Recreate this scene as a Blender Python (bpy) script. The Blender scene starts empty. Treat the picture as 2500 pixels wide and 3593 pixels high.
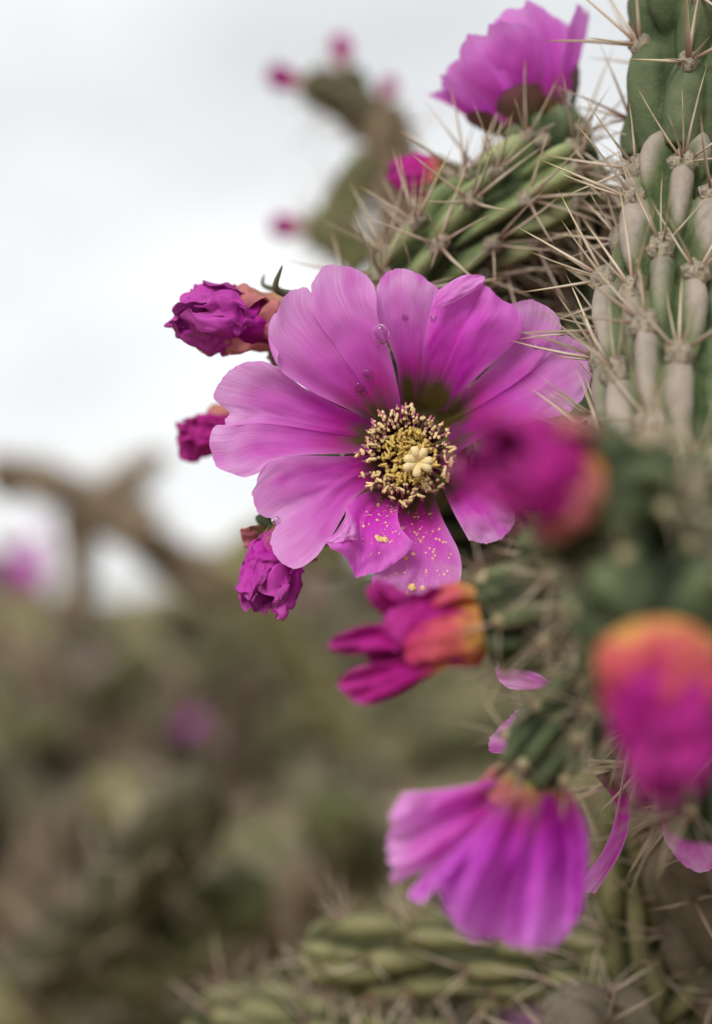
import bpy, bmesh, math, random
import numpy as np
from mathutils import Vector, Matrix, Quaternion

# ------------------------------------------------------------------ camera
scene = bpy.context.scene
COL = scene.collection
FW, FH = 2500.0, 3593.0            # photograph pixels
DF = 0.34                          # focus distance (m)
SPX = 0.13 / FW                    # metres per photo pixel in the focus plane
CAMZ = 1.05
PITCH = math.radians(2.4)          # camera looks slightly up

cam_d = bpy.data.cameras.new('camera')
cam_d.sensor_fit = 'HORIZONTAL'
cam_d.sensor_width = 24.0
cam_d.lens = 24.0 * DF / 0.13
cam_d.clip_start = 0.02
cam_d.clip_end = 2000
cam_d.dof.use_dof = True
cam_d.dof.focus_distance = DF
cam_d.dof.aperture_fstop = 5.4
cam_d.dof.aperture_blades = 0
cam = bpy.data.objects.new('camera', cam_d)
COL.objects.link(cam)
cam.location = (0, 0, CAMZ)
cam.rotation_euler = (math.pi / 2 + PITCH, 0, 0)
scene.camera = cam

# ------------------------------------------------------------------ sky, sun, exposure
SUN_EL, SUN_AZ = math.radians(36), math.radians(202)   # azimuth clockwise from +Y: behind the camera, to the left
world = bpy.data.worlds.new('World')
scene.world = world
world.use_nodes = True
nt = world.node_tree
nt.nodes.clear()
wo = nt.nodes.new('ShaderNodeOutputWorld')
bgn = nt.nodes.new('ShaderNodeBackground')
bgn.inputs['Strength'].default_value = 0.1
sky = nt.nodes.new('ShaderNodeTexSky')
sky.sky_type = 'NISHITA'
sky.sun_disc = False
sky.sun_elevation = SUN_EL
sky.sun_rotation = SUN_AZ
hs = nt.nodes.new('ShaderNodeHueSaturation')
hs.inputs['Saturation'].default_value = 0.35
tcw = nt.nodes.new('ShaderNodeTexCoord')
nzw = nt.nodes.new('ShaderNodeTexNoise')
nzw.inputs['Scale'].default_value = 3.2
nzw.inputs['Detail'].default_value = 5
mpw = nt.nodes.new('ShaderNodeMapping')
mpw.inputs['Scale'].default_value = (1, 1, 2.2)
mpw.inputs['Location'].default_value = (3.1, 0.4, 1.7)
rw = nt.nodes.new('ShaderNodeValToRGB')
rw.color_ramp.elements[0].position = 0.32
rw.color_ramp.elements[0].color = (4.1, 4.25, 4.4, 1)
rw.color_ramp.elements[1].position = 0.66
rw.color_ramp.elements[1].color = (6.4, 6.5, 6.5, 1)
mxw = nt.nodes.new('ShaderNodeMix')
mxw.data_type = 'RGBA'
mxw.inputs['Factor'].default_value = 0.90
L = nt.links.new
L(tcw.outputs['Generated'], mpw.inputs['Vector'])
L(mpw.outputs['Vector'], nzw.inputs['Vector'])
L(nzw.outputs['Fac'], rw.inputs['Fac'])
L(sky.outputs['Color'], hs.inputs['Color'])
L(hs.outputs['Color'], mxw.inputs['A'])
L(rw.outputs['Color'], mxw.inputs['B'])
sepw = nt.nodes.new('ShaderNodeSeparateXYZ')
hzw = nt.nodes.new('ShaderNodeMapRange')
hzw.inputs['From Min'].default_value = 0.0; hzw.inputs['From Max'].default_value = 0.24
hzw.inputs['To Min'].default_value = 1.16; hzw.inputs['To Max'].default_value = 0.97
vmw = nt.nodes.new('ShaderNodeVectorMath'); vmw.operation = 'SCALE'
L(tcw.outputs['Generated'], sepw.inputs[0])
L(sepw.outputs['Z'], hzw.inputs['Value'])
L(mxw.outputs['Result'], vmw.inputs[0])
L(hzw.outputs[0], vmw.inputs['Scale'])
L(vmw.outputs[0], bgn.inputs['Color'])
L(bgn.outputs['Background'], wo.inputs['Surface'])

sun_d = bpy.data.lights.new('sun', 'SUN')
sun_d.energy = 1.5
sun_d.angle = math.radians(22)
sun_d.color = (1.0, 0.97, 0.92)
sun = bpy.data.objects.new('sun', sun_d)
COL.objects.link(sun)
sdir = Vector((math.sin(SUN_AZ) * math.cos(SUN_EL), math.cos(SUN_AZ) * math.cos(SUN_EL), math.sin(SUN_EL)))
sun.rotation_euler = sdir.to_track_quat('Z', 'Y').to_euler()

vs = scene.view_settings
vs.view_transform = 'Standard'
vs.look = 'None'
vs.exposure = 0.75
vs.gamma = 1.0
vs.use_curve_mapping = False
scene.cycles.use_denoising = True
scene.cycles.max_bounces = 8
scene.cycles.transparent_max_bounces = 8
scene.cycles.sample_clamp_indirect = 8

# ------------------------------------------------------------------ helpers
CP, SP = math.cos(PITCH), math.sin(PITCH)


def P(sx, sy, dep):
    """photo pixel + depth behind the focus plane -> world point (arrays allowed)"""
    sx = np.asarray(sx, float); sy = np.asarray(sy, float); dep = np.asarray(dep, float)
    k = (DF + dep) / DF
    x = (sx - FW / 2) * SPX * k
    up = (FH / 2 - sy) * SPX * k
    f = DF + dep + 0 * x
    y = f * CP - up * SP
    z = f * SP + up * CP + CAMZ
    return np.stack([x + 0 * y, y, z], -1)


def V3(a):
    return Vector((float(a[0]), float(a[1]), float(a[2])))


EX = np.array([1.0, 0, 0])
EY = np.array([0, CP, SP])      # away from the camera
EZ = np.array([0, -SP, CP])


def _hash(ix, iy, iz, seed):
    h = (ix.astype(np.int64) * 374761393 + iy.astype(np.int64) * 668265263 + iz.astype(np.int64) * 2147483647 + int(seed * 64) * 1274126177)
    h = (h ^ (h >> 13)) * 1274126177
    h = h & 0xffffffff
    h = (h ^ (h >> 16)) & 0xffff
    return h / 65535.0 * 2 - 1


def vnoise(p, seed=0):
    """value noise in -1..1, p (...,3)"""
    p = np.asarray(p, float)
    i = np.floor(p); f = p - i
    f = f * f * (3 - 2 * f)
    x, y, z = i[..., 0], i[..., 1], i[..., 2]
    fx, fy, fz = f[..., 0], f[..., 1], f[..., 2]
    r = 0
    for a in (0, 1):
        for b in (0, 1):
            for c in (0, 1):
                w = (fx if a else 1 - fx) * (fy if b else 1 - fy) * (fz if c else 1 - fz)
                r = r + w * _hash(x + a, y + b, z + c, seed)
    return r


def fbm(p, seed=0, oct=3):
    r = 0; a = 1.0; p = np.asarray(p, float)
    for k in range(oct):
        r = r + a * vnoise(p, seed + 17 * k); a *= 0.5; p = p * 2.03 + 5.1
    return r


def curve(pts, n, smooth=True):
    """Catmull-Rom through pts, resampled to n points by arc length"""
    p = np.asarray(pts, float)
    if smooth and len(p) > 2:
        q = np.vstack([2 * p[0] - p[1], p, 2 * p[-1] - p[-2]])
        t = np.linspace(0, 1, 12, endpoint=False)[:, None]
        out = []
        for k in range(1, len(q) - 2):
            a, b, c, d = q[k - 1], q[k], q[k + 1], q[k + 2]
            out.append(0.5 * ((2 * b) + (-a + c) * t + (2 * a - 5 * b + 4 * c - d) * t ** 2 + (-a + 3 * b - 3 * c + d) * t ** 3))
        p = np.vstack(out + [p[-1:]])
    s = np.r_[0, np.cumsum(np.linalg.norm(np.diff(p, axis=0), axis=1))]
    u = np.linspace(0, s[-1], n)
    return np.stack([np.interp(u, s, p[:, k]) for k in range(p.shape[1])], -1)


ORG = {}


def link(o, parent=None):
    COL.objects.link(o)
    if parent is not None:
        o.parent = parent
    return o


def empty(name, loc=(0, 0, 0), parent=None, **props):
    o = bpy.data.objects.new(name, None)
    o.empty_display_size = 0.01
    loc = np.asarray(loc, float)
    ORG[o.name] = loc
    pl = ORG[parent.name] if parent is not None else np.zeros(3)
    o.location = V3(loc - pl)
    link(o, parent)
    for k, v in props.items():
        o[k] = v
    return o


def mesh_from(name, verts, faces, mats, uv=None, smooth=True, attrs=None, midx=None):
    me = bpy.data.meshes.new(name)
    verts = np.asarray(verts, float).reshape(-1, 3)
    me.from_pydata(verts.tolist(), [], [list(map(int, f)) for f in faces])
    if not isinstance(mats, (list, tuple)):
        mats = [mats]
    for m in mats:
        me.materials.append(m)
    if smooth:
        me.polygons.foreach_set('use_smooth', np.ones(len(me.polygons), bool))
    if midx is not None:
        me.polygons.foreach_set('material_index', np.asarray(midx, np.int32))
    if uv is not None:
        ul = me.uv_layers.new(name='UVMap')
        li = np.empty(len(me.loops), np.int32)
        me.loops.foreach_get('vertex_index', li)
        ul.data.foreach_set('uv', np.asarray(uv, np.float32).reshape(-1, 2)[li].ravel())
    if attrs:
        for k, v in attrs.items():
            a = me.attributes.new(k, 'FLOAT', 'POINT')
            a.data.foreach_set('value', np.asarray(v, np.float32).ravel())
    me.update()
    return me


def put(name, verts, faces, mats, parent=None, origin=None, **kw):
    """mesh object from world-space vertices"""
    props = kw.pop('props', {})
    verts = np.asarray(verts, float).reshape(-1, 3)
    pl = ORG[parent.name] if parent is not None else np.zeros(3)
    org = np.asarray(origin, float) if origin is not None else (pl if parent is not None else verts.mean(0))
    me = mesh_from(name, verts - org, faces, mats, **kw)
    o = bpy.data.objects.new(name, me)
    o.location = V3(org - pl)
    ORG[o.name] = org
    link(o, parent)
    for k, v in props.items():
        o[k] = v
    return o


_GF = {}


def grid_faces(nu, nv, wrap=False):
    key = (nu, nv, wrap)
    if key not in _GF:
        i = np.arange(nu - 1)[:, None]
        m = nv if wrap else nv - 1
        j = np.arange(m)[None, :]
        a = i * nv + j
        b = i * nv + (j + 1) % nv
        _GF[key] = np.stack([a, b, b + nv, a + nv], -1).reshape(-1, 4)
    return _GF[key]


# ------------------------------------------------------------------ materials
def newmat(name):
    m = bpy.data.materials.new(name)
    m.use_nodes = True
    n = m.node_tree
    n.nodes.clear()
    out = n.nodes.new('ShaderNodeOutputMaterial')
    return m, n, out


def nd(n, t, **kw):
    x = n.nodes.new(t)
    for k, v in kw.items():
        if k in x.inputs.keys():
            x.inputs[k].default_value = v
        else:
            setattr(x, k, v)
    return x


def ramp(n, fac, stops, interp='LINEAR'):
    r = n.nodes.new('ShaderNodeValToRGB')
    r.color_ramp.interpolation = interp
    e = r.color_ramp.elements
    while len(e) > 1:
        e.remove(e[-1])
    e[0].position = stops[0][0]; e[0].color = (*stops[0][1], 1) if len(stops[0][1]) == 3 else stops[0][1]
    for p, c in stops[1:]:
        k = e.new(p); k.color = (*c, 1)
    n.links.new(fac, r.inputs['Fac'])
    return r.outputs['Color']


def mixc(n, fac, a, b, blend='MIX'):
    m = n.nodes.new('ShaderNodeMix'); m.data_type = 'RGBA'; m.blend_type = blend
    for s, v in (('Factor', fac), ('A', a), ('B', b)):
        if isinstance(v, bpy.types.NodeSocket):
            n.links.new(v, m.inputs[s])
        elif s == 'Factor':
            m.inputs[s].default_value = v
        else:
            m.inputs[s].default_value = (*v, 1)
    return m.outputs['Result']


def math_(n, op, a, b=None, clamp=False):
    m = n.nodes.new('ShaderNodeMath'); m.operation = op; m.use_clamp = clamp
    for k, v in enumerate((a, b)):
        if v is None:
            continue
        if isinstance(v, bpy.types.NodeSocket):
            n.links.new(v, m.inputs[k])
        else:
            m.inputs[k].default_value = v
    return m.outputs[0]


def noise(n, vec, scale, detail=3, rough=0.55):
    t = n.nodes.new('ShaderNodeTexNoise')
    t.inputs['Scale'].default_value = scale
    t.inputs['Detail'].default_value = detail
    t.inputs['Roughness'].default_value = rough
    if vec is not None:
        n.links.new(vec, t.inputs['Vector'])
    return t.outputs['Fac']


def petal_mat(name, base, throat, body, rim, deep, transl=0.38, streak=(120, 3.0), rimw=1.0, rough=0.5, patch=0.55, wob=0.25):
    """petal colour: throat colour at the base, body, pale rim, fine veins that run from base to tip"""
    m, n, out = newmat(name)
    uv = n.nodes.new('ShaderNodeUVMap')
    sep = n.nodes.new('ShaderNodeSeparateXYZ')
    n.links.new(uv.outputs['UV'], sep.inputs[0])
    u, v = sep.outputs['X'], sep.outputs['Y']
    info = n.nodes.new('ShaderNodeObjectInfo')
    comb = n.nodes.new('ShaderNodeCombineXYZ')
    n.links.new(math_(n, 'MULTIPLY', u, streak[1]), comb.inputs[0])
    n.links.new(math_(n, 'MULTIPLY', v, streak[0]), comb.inputs[1])
    n.links.new(math_(n, 'MULTIPLY', info.outputs['Random'], 37.0), comb.inputs[2])
    vein = noise(n, comb.outputs[0], 1.0, 4, 0.6)
    comb2 = n.nodes.new('ShaderNodeCombineXYZ')
    n.links.new(math_(n, 'MULTIPLY', u, 2.4), comb2.inputs[0])
    n.links.new(math_(n, 'MULTIPLY', v, 3.0), comb2.inputs[1])
    n.links.new(math_(n, 'MULTIPLY', info.outputs['Random'], 91.0), comb2.inputs[2])
    pat = noise(n, comb2.outputs[0], 1.0, 2)
    uu = math_(n, 'ADD', u, math_(n, 'MULTIPLY', math_(n, 'SUBTRACT', pat, 0.5), wob))
    c = ramp(n, uu, [(0.0, base), (0.12, base), (0.26, throat), (0.44, body), (1.0, body)])
    # rim
    e1 = math_(n, 'ABSOLUTE', math_(n, 'SUBTRACT', math_(n, 'MULTIPLY', v, 2.0), 1.0))
    e1 = math_(n, 'POWER', e1, 3.0)
    e2 = math_(n, 'POWER', u, 2.8)
    ed = math_(n, 'MAXIMUM', math_(n, 'MULTIPLY', e1, math_(n, 'MULTIPLY', u, 1.0)), e2)
    ed = math_(n, 'MULTIPLY', ed, math_(n, 'ADD', 0.2, math_(n, 'MULTIPLY', pat, 1.5)), True)
    c = mixc(n, math_(n, 'MULTIPLY', ed, rimw, True), c, rim)
    vr = ramp(n, vein, [(0.34, (1, 1, 1)), (0.66, (0, 0, 0))])
    vd = n.nodes.new('ShaderNodeSeparateColor'); n.links.new(vr, vd.inputs[0])
    c = mixc(n, math_(n, 'MULTIPLY', vd.outputs[0], math_(n, 'MULTIPLY', u, 0.36)), c, deep)
    pr = ramp(n, pat, [(0.48, (0, 0, 0)), (0.72, (1, 1, 1))])
    pd = n.nodes.new('ShaderNodeSeparateColor'); n.links.new(pr, pd.inputs[0])
    c = mixc(n, math_(n, 'MULTIPLY', pd.outputs[0], patch), c, deep)
    vpale = ramp(n, vein, [(0.55, (0, 0, 0)), (0.8, (1, 1, 1))])
    vp = n.nodes.new('ShaderNodeSeparateColor'); n.links.new(vpale, vp.inputs[0])
    c = mixc(n, math_(n, 'MULTIPLY', vp.outputs[0], math_(n, 'MULTIPLY', u, 0.35)), c, rim)
    bs = nd(n, 'ShaderNodeBsdfPrincipled')
    n.links.new(c, bs.inputs['Base Color'])
    bs.inputs['Roughness'].default_value = rough
    bs.inputs['Specular IOR Level'].default_value = 0.14
    bs.inputs['Sheen Weight'].default_value = 0.0
    bs.inputs['Sheen Roughness'].default_value = 0.5
    bs.inputs['Sheen Tint'].default_value = (1, 0.8, 1, 1)
    bmp = n.nodes.new('ShaderNodeBump')
    bmp.inputs['Strength'].default_value = 0.35
    bmp.inputs['Distance'].default_value = 0.0006
    n.links.new(vein, bmp.inputs['Height'])
    n.links.new(bmp.outputs[0], bs.inputs['Normal'])
    tr = n.nodes.new('ShaderNodeBsdfTranslucent')
    n.links.new(c, tr.inputs['Color'])
    mx = n.nodes.new('ShaderNodeMixShader')
    mx.inputs[0].default_value = transl
    n.links.new(bs.outputs[0], mx.inputs[1]); n.links.new(tr.outputs[0], mx.inputs[2])
    n.links.new(mx.outputs[0], out.inputs['Surface'])
    return m


def simple_mat(name, stops, scale=300, detail=4, rough=0.7, bump=0.3, dist=0.0005, spec=0.3, transl=0.0, sss=0.0):
    m, n, out = newmat(name)
    tc = n.nodes.new('ShaderNodeTexCoord')
    f = noise(n, tc.outputs['Object'], scale, detail)
    c = ramp(n, f, stops)
    bs = nd(n, 'ShaderNodeBsdfPrincipled')
    n.links.new(c, bs.inputs['Base Color'])
    bs.inputs['Roughness'].default_value = rough
    bs.inputs['Specular IOR Level'].default_value = spec
    if bump:
        b = n.nodes.new('ShaderNodeBump'); b.inputs['Strength'].default_value = bump; b.inputs['Distance'].default_value = dist
        n.links.new(f, b.inputs['Height']); n.links.new(b.outputs[0], bs.inputs['Normal'])
    sh = bs.outputs[0]
    if transl:
        tr = n.nodes.new('ShaderNodeBsdfTranslucent'); n.links.new(c, tr.inputs['Color'])
        mx = n.nodes.new('ShaderNodeMixShader'); mx.inputs[0].default_value = transl
        n.links.new(sh, mx.inputs[1]); n.links.new(tr.outputs[0], mx.inputs[2]); sh = mx.outputs[0]
    n.links.new(sh, out.inputs['Surface'])
    return m


def skin_mat(name, valley, flank, crest, crest_lo=0.45, crest_hi=0.85, cork=(0.22, 0.17, 0.12)):
    """cactus skin: green between the tubercles with shade painted in there, corky grey-tan or lightened green on their crests (crest height stored per vertex)"""
    m, n, out = newmat(name)
    at = n.nodes.new('ShaderNodeAttribute'); at.attribute_name = 'crest'
    tc = n.nodes.new('ShaderNodeTexCoord')
    f1 = noise(n, tc.outputs['Object'], 160, 4)
    f2 = noise(n, tc.outputs['Object'], 1400, 3)
    h = math_(n, 'ADD', at.outputs['Fac'], math_(n, 'MULTIPLY', math_(n, 'SUBTRACT', f1, 0.5), 0.35))
    c = ramp(n, h, [(0.0, valley), (0.35, flank), (crest_lo, flank), (crest_hi, crest)])
    sp = ramp(n, f2, [(0.60, (0, 0, 0)), (0.75, (1, 1, 1))])
    sd = n.nodes.new('ShaderNodeSeparateColor'); n.links.new(sp, sd.inputs[0])
    c = mixc(n, math_(n, 'MULTIPLY', sd.outputs[0], 0.4), c, cork)
    f3 = noise(n, tc.outputs['Object'], 420, 5, 0.65)
    s3 = ramp(n, f3, [(0.52, (0, 0, 0)), (0.66, (1, 1, 1))])
    d3 = n.nodes.new('ShaderNodeSeparateColor'); n.links.new(s3, d3.inputs[0])
    c = mixc(n, math_(n, 'MULTIPLY', d3.outputs[0], 0.28), c, cork)
    g = ramp(n, f1, [(0.3, (0.80, 0.80, 0.80)), (0.7, (1.12, 1.12, 1.12))])
    c = mixc(n, 1.0, c, g, 'MULTIPLY')
    bs = nd(n, 'ShaderNodeBsdfPrincipled')
    n.links.new(c, bs.inputs['Base Color'])
    bs.inputs['Roughness'].default_value = 0.6
    bs.inputs['Specular IOR Level'].default_value = 0.14
    b = n.nodes.new('ShaderNodeBump'); b.inputs['Strength'].default_value = 0.6; b.inputs['Distance'].default_value = 0.0006
    n.links.new(math_(n, 'ADD', f1, math_(n, 'MULTIPLY', f2, 0.4)), b.inputs['Height'])
    n.links.new(b.outputs[0], bs.inputs['Normal'])
    n.links.new(bs.outputs[0], out.inputs['Surface'])
    return m


def spine_mat():
    m, n, out = newmat('spine_straw')
    uv = n.nodes.new('ShaderNodeUVMap')
    sep = n.nodes.new('ShaderNodeSeparateXYZ'); n.links.new(uv.outputs['UV'], sep.inputs[0])
    c = ramp(n, sep.outputs['X'], [(0.0, (0.22, 0.10, 0.07)), (0.14, (0.42, 0.27, 0.20)), (0.35, (0.70, 0.61, 0.50)),
                                   (0.78, (0.66, 0.55, 0.38)), (0.93, (0.48, 0.28, 0.10)), (1.0, (0.20, 0.09, 0.04))])
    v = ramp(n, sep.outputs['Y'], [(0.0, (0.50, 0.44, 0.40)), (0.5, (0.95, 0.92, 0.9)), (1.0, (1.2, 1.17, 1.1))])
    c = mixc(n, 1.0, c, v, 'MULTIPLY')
    bs = nd(n, 'ShaderNodeBsdfPrincipled')
    n.links.new(c, bs.inputs['Base Color'])
    bs.inputs['Roughness'].default_value = 0.42
    tr = n.nodes.new('ShaderNodeBsdfTranslucent'); n.links.new(c, tr.inputs['Color'])
    mx = n.nodes.new('ShaderNodeMixShader'); mx.inputs[0].default_value = 0.22
    n.links.new(bs.outputs[0], mx.inputs[1]); n.links.new(tr.outputs[0], mx.inputs[2])
    n.links.new(mx.outputs[0], out.inputs['Surface'])
    return m


M = {}
OLIVE = (0.115, 0.095, 0.018)
M['petal'] = petal_mat('petal_magenta', OLIVE, (0.58, 0.03, 0.34), (0.74, 0.075, 0.63), (0.91, 0.50, 0.90), (0.66, 0.010, 0.53), transl=0.46, rimw=1.3, patch=.7, wob=.3, rough=.42)
M['petal_soft'] = petal_mat('petal_magenta_soft', (0.20, 0.14, 0.04), (0.58, 0.06, 0.42), (0.74, 0.10, 0.66), (0.90, 0.48, 0.90), (0.60, 0.012, 0.52), transl=0.55)
M['petal_hot'] = petal_mat('petal_hot_magenta', OLIVE, (0.56, 0.04, 0.40), (0.76, 0.04, 0.64), (0.88, 0.36, 0.86), (0.66, 0.006, 0.55), transl=0.42, rimw=.8, patch=.7)
M['petal_deep'] = petal_mat('petal_deep_magenta', (0.30, 0.12, 0.05), (0.50, 0.03, 0.36), (0.62, 0.04, 0.62), (0.84, 0.40, 0.90), (0.46, 0.003, 0.44), transl=0.4, patch=0.95, rimw=0.8, streak=(4.5, 0.5))  # broad pale and deep stripes paint fold shading into the petal
M['petal_wilt'] = petal_mat('petal_wilted', (0.70, 0.32, 0.09), (0.56, 0.06, 0.14), (0.46, 0.008, 0.24), (0.64, 0.09, 0.42), (0.24, 0.003, 0.13), transl=0.25, rimw=0.5, patch=0.5, wob=0.4)
M['petal_wilt_purple'] = petal_mat('petal_wilted_purple', (0.42, 0.26, 0.11), (0.44, 0.07, 0.24), (0.50, 0.008, 0.37), (0.74, 0.24, 0.62), (0.19, 0.002, 0.14), transl=0.22, rimw=0.45, patch=0.6, wob=0.4)
M['petal_orange'] = petal_mat('petal_orange', (0.82, 0.46, 0.12), (0.80, 0.34, 0.12), (0.72, 0.16, 0.14), (0.60, 0.03, 0.22), (0.58, 0.08, 0.08), transl=0.3, rimw=1.2, patch=0.6, wob=.7)
M['sepal'] = petal_mat('sepal_tan', (0.42, 0.36, 0.14), (0.55, 0.33, 0.16), (0.55, 0.25, 0.16), (0.58, 0.16, 0.26), (0.24, 0.07, 0.06), transl=0.15, rimw=0.7, patch=0.4)
M['sepal_red'] = petal_mat('sepal_red', (0.26, 0.25, 0.08), (0.38, 0.22, 0.08), (0.44, 0.15, 0.10), (0.58, 0.10, 0.30), (0.24, 0.06, 0.04), transl=0.2, rimw=0.8, patch=0.5, wob=.5)
M['sepal_green'] = petal_mat('sepal_green', (0.07, 0.10, 0.03), (0.10, 0.11, 0.03), (0.16, 0.09, 0.05), (0.34, 0.08, 0.22), (0.06, 0.06, 0.02), transl=0.1, rimw=0.5, patch=0.3)
M['skin_old'] = skin_mat('skin_old_corky', (0.05, 0.08, 0.028), (0.13, 0.16, 0.075), (0.335, 0.285, 0.24), 0.30, 0.66)  # valley colour darkened as shade in the gaps; corky crests are pigment
M['skin_green'] = skin_mat('skin_green', (0.045, 0.07, 0.028), (0.088, 0.12, 0.058), (0.125, 0.155, 0.082), 0.5, 0.9, (0.18, 0.15, 0.09))
M['skin_young'] = skin_mat('skin_young', (0.03, 0.048, 0.016), (0.12, 0.16, 0.062), (0.29, 0.325, 0.155), 0.45, 0.85, (0.20, 0.2, 0.1))  # lit tubercle tops and shaded gaps painted into crest and valley colours
M['skin_shaded'] = skin_mat('skin_shaded', (0.012, 0.018, 0.008), (0.055, 0.075, 0.034), (0.14, 0.175, 0.085), 0.5, 0.95, (0.15, 0.14, 0.08))  # darker green skin, shadow painted into the colour of shaded joints
M['skin_olive'] = skin_mat('skin_olive', (0.035, 0.04, 0.014), (0.10, 0.10, 0.04), (0.235, 0.22, 0.105), 0.4, 0.9, (0.2, 0.16, 0.1))
M['skin_bark'] = skin_mat('skin_bark', (0.06, 0.05, 0.035), (0.12, 0.10, 0.07), (0.19, 0.155, 0.115), 0.4, 0.9)
M['bg_olive'] = skin_mat('skin_far_olive', (0.045, 0.041, 0.015), (0.16, 0.145, 0.06), (0.34, 0.31, 0.15), 0.4, 0.9, (0.12, 0.1, 0.07))
M['bg_green'] = skin_mat('skin_far_green', (0.03, 0.034, 0.012), (0.085, 0.09, 0.036), (0.18, 0.18, 0.08), 0.4, 0.9, (0.1, 0.09, 0.06))
M['bg_dark'] = skin_mat('skin_far_dark', (0.02, 0.019, 0.009), (0.055, 0.052, 0.026), (0.12, 0.108, 0.06), 0.4, 0.9, (0.08, 0.07, 0.05))
M['bg_bark'] = skin_mat('skin_far_bark', (0.0405, 0.0297, 0.0175), (0.108, 0.0783, 0.0486), (0.2025, 0.1485, 0.0945), 0.4, 0.9)
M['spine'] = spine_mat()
M['wool'] = simple_mat('areole_wool', [(0.3, (0.10, 0.08, 0.06)), (0.5, (0.28, 0.24, 0.19)), (0.72, (0.46, 0.38, 0.22))], 1600, 4, 0.95, 0.8, 0.0006)
M['wool_cream'] = simple_mat('areole_cream', [(0.3, (0.30, 0.25, 0.14)), (0.7, (0.50, 0.43, 0.27))], 1400, 3, 0.95, 0.6, 0.0006)
M['anther'] = simple_mat('anther_yellow', [(0.3, (0.74, 0.50, 0.18)), (0.65, (0.90, 0.74, 0.42))], 1800, 3, 0.9, 0.8, 0.0003, transl=0.15)
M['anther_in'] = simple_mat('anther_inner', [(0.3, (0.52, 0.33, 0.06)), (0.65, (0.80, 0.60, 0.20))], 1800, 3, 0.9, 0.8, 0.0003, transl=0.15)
M['filament'] = simple_mat('filament_purple', [(0.35, (0.36, 0.09, 0.16)), (0.65, (0.55, 0.22, 0.30))], 1500, 3, 0.55, 0.3, 0.0002, transl=0.15)
M['stigma'] = simple_mat('stigma_cream', [(0.3, (0.82, 0.62, 0.28)), (0.7, (0.90, 0.77, 0.46))], 1500, 3, 0.8, 0.8, 0.0003, transl=0.2)
M['pollen'] = simple_mat('pollen_yellow', [(0.3, (0.66, 0.40, 0.13)), (0.7, (0.80, 0.57, 0.27))], 900, 2, 0.95, 0.5, 0.0003)
M['leaf'] = simple_mat('leaf_dark', [(0.3, (0.05, 0.055, 0.03)), (0.7, (0.12, 0.12, 0.06))], 300, 2, 0.5, 0.2)

mw, nw, ow = newmat('water')
gl = nd(nw, 'ShaderNodeBsdfPrincipled')
gl.inputs['Transmission Weight'].default_value = 1.0
gl.inputs['Roughness'].default_value = 0.0
gl.inputs['IOR'].default_value = 1.33
nw.links.new(gl.outputs[0], ow.inputs['Surface'])
M['water'] = mw


def ground_mat(name, a, b, c, sc):
    m, n, out = newmat(name)
    tc = n.nodes.new('ShaderNodeTexCoord')
    f1 = noise(n, tc.outputs['Object'], sc, 5, 0.6)
    f2 = noise(n, tc.outputs['Object'], sc * 12, 4, 0.6)
    col = ramp(n, f1, [(0.32, a), (0.5, b), (0.68, c)])
    g = ramp(n, f2, [(0.3, (0.6, 0.6, 0.6)), (0.7, (1.2, 1.2, 1.2))])
    col = mixc(n, 1.0, col, g, 'MULTIPLY')
    bs = nd(n, 'ShaderNodeBsdfPrincipled')
    n.links.new(col, bs.inputs['Base Color']); bs.inputs['Roughness'].default_value = 0.95
    b_ = n.nodes.new('ShaderNodeBump'); b_.inputs['Distance'].default_value = 0.03; b_.inputs['Strength'].default_value = 0.7
    n.links.new(f2, b_.inputs['Height']); n.links.new(b_.outputs[0], bs.inputs['Normal'])
    n.links.new(bs.outputs[0], out.inputs['Surface'])
    return m


M['ground'] = ground_mat('dry_earth', (0.12, 0.09, 0.045), (0.28, 0.215, 0.135), (0.40, 0.315, 0.21), 1.3)
M['hills'] = ground_mat('dry_hillside', (0.08, 0.08, 0.04), (0.15, 0.13, 0.08), (0.20, 0.165, 0.11), 0.12)
M['grass'] = simple_mat('dry_grass', [(0.3, (0.22, 0.18, 0.08)), (0.7, (0.40, 0.33, 0.19))], 6, 3, 0.9, 0)

# ------------------------------------------------------------------ ground and hills
gx = np.r_[-600, -200, -80, -40, np.linspace(-20, 20, 60), 40, 80, 200, 600]
gy = np.r_[-300, -60, -20, np.linspace(-6, 34, 80), 60, 120, 300, 900]
XX, YY = np.meshgrid(gx, gy, indexing='ij')
ZZ = 0.05 * fbm(np.stack([XX * .35, YY * .35, 0 * XX], -1), 3) - 0.02
ZZ = np.where((np.abs(XX) < 0.9) & (YY > -1) & (YY < 1.6), ZZ * 0.3, ZZ)


def ground_z(x, y):
    i = np.clip(np.searchsorted(gx, x) - 1, 0, len(gx) - 2); j = np.clip(np.searchsorted(gy, y) - 1, 0, len(gy) - 2)
    fx = (x - gx[i]) / (gx[i + 1] - gx[i]); fy = (y - gy[j]) / (gy[j + 1] - gy[j])
    return float(ZZ[i, j] * (1 - fx) * (1 - fy) + ZZ[i + 1, j] * fx * (1 - fy) + ZZ[i, j + 1] * (1 - fx) * fy + ZZ[i + 1, j + 1] * fx * fy)


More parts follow.
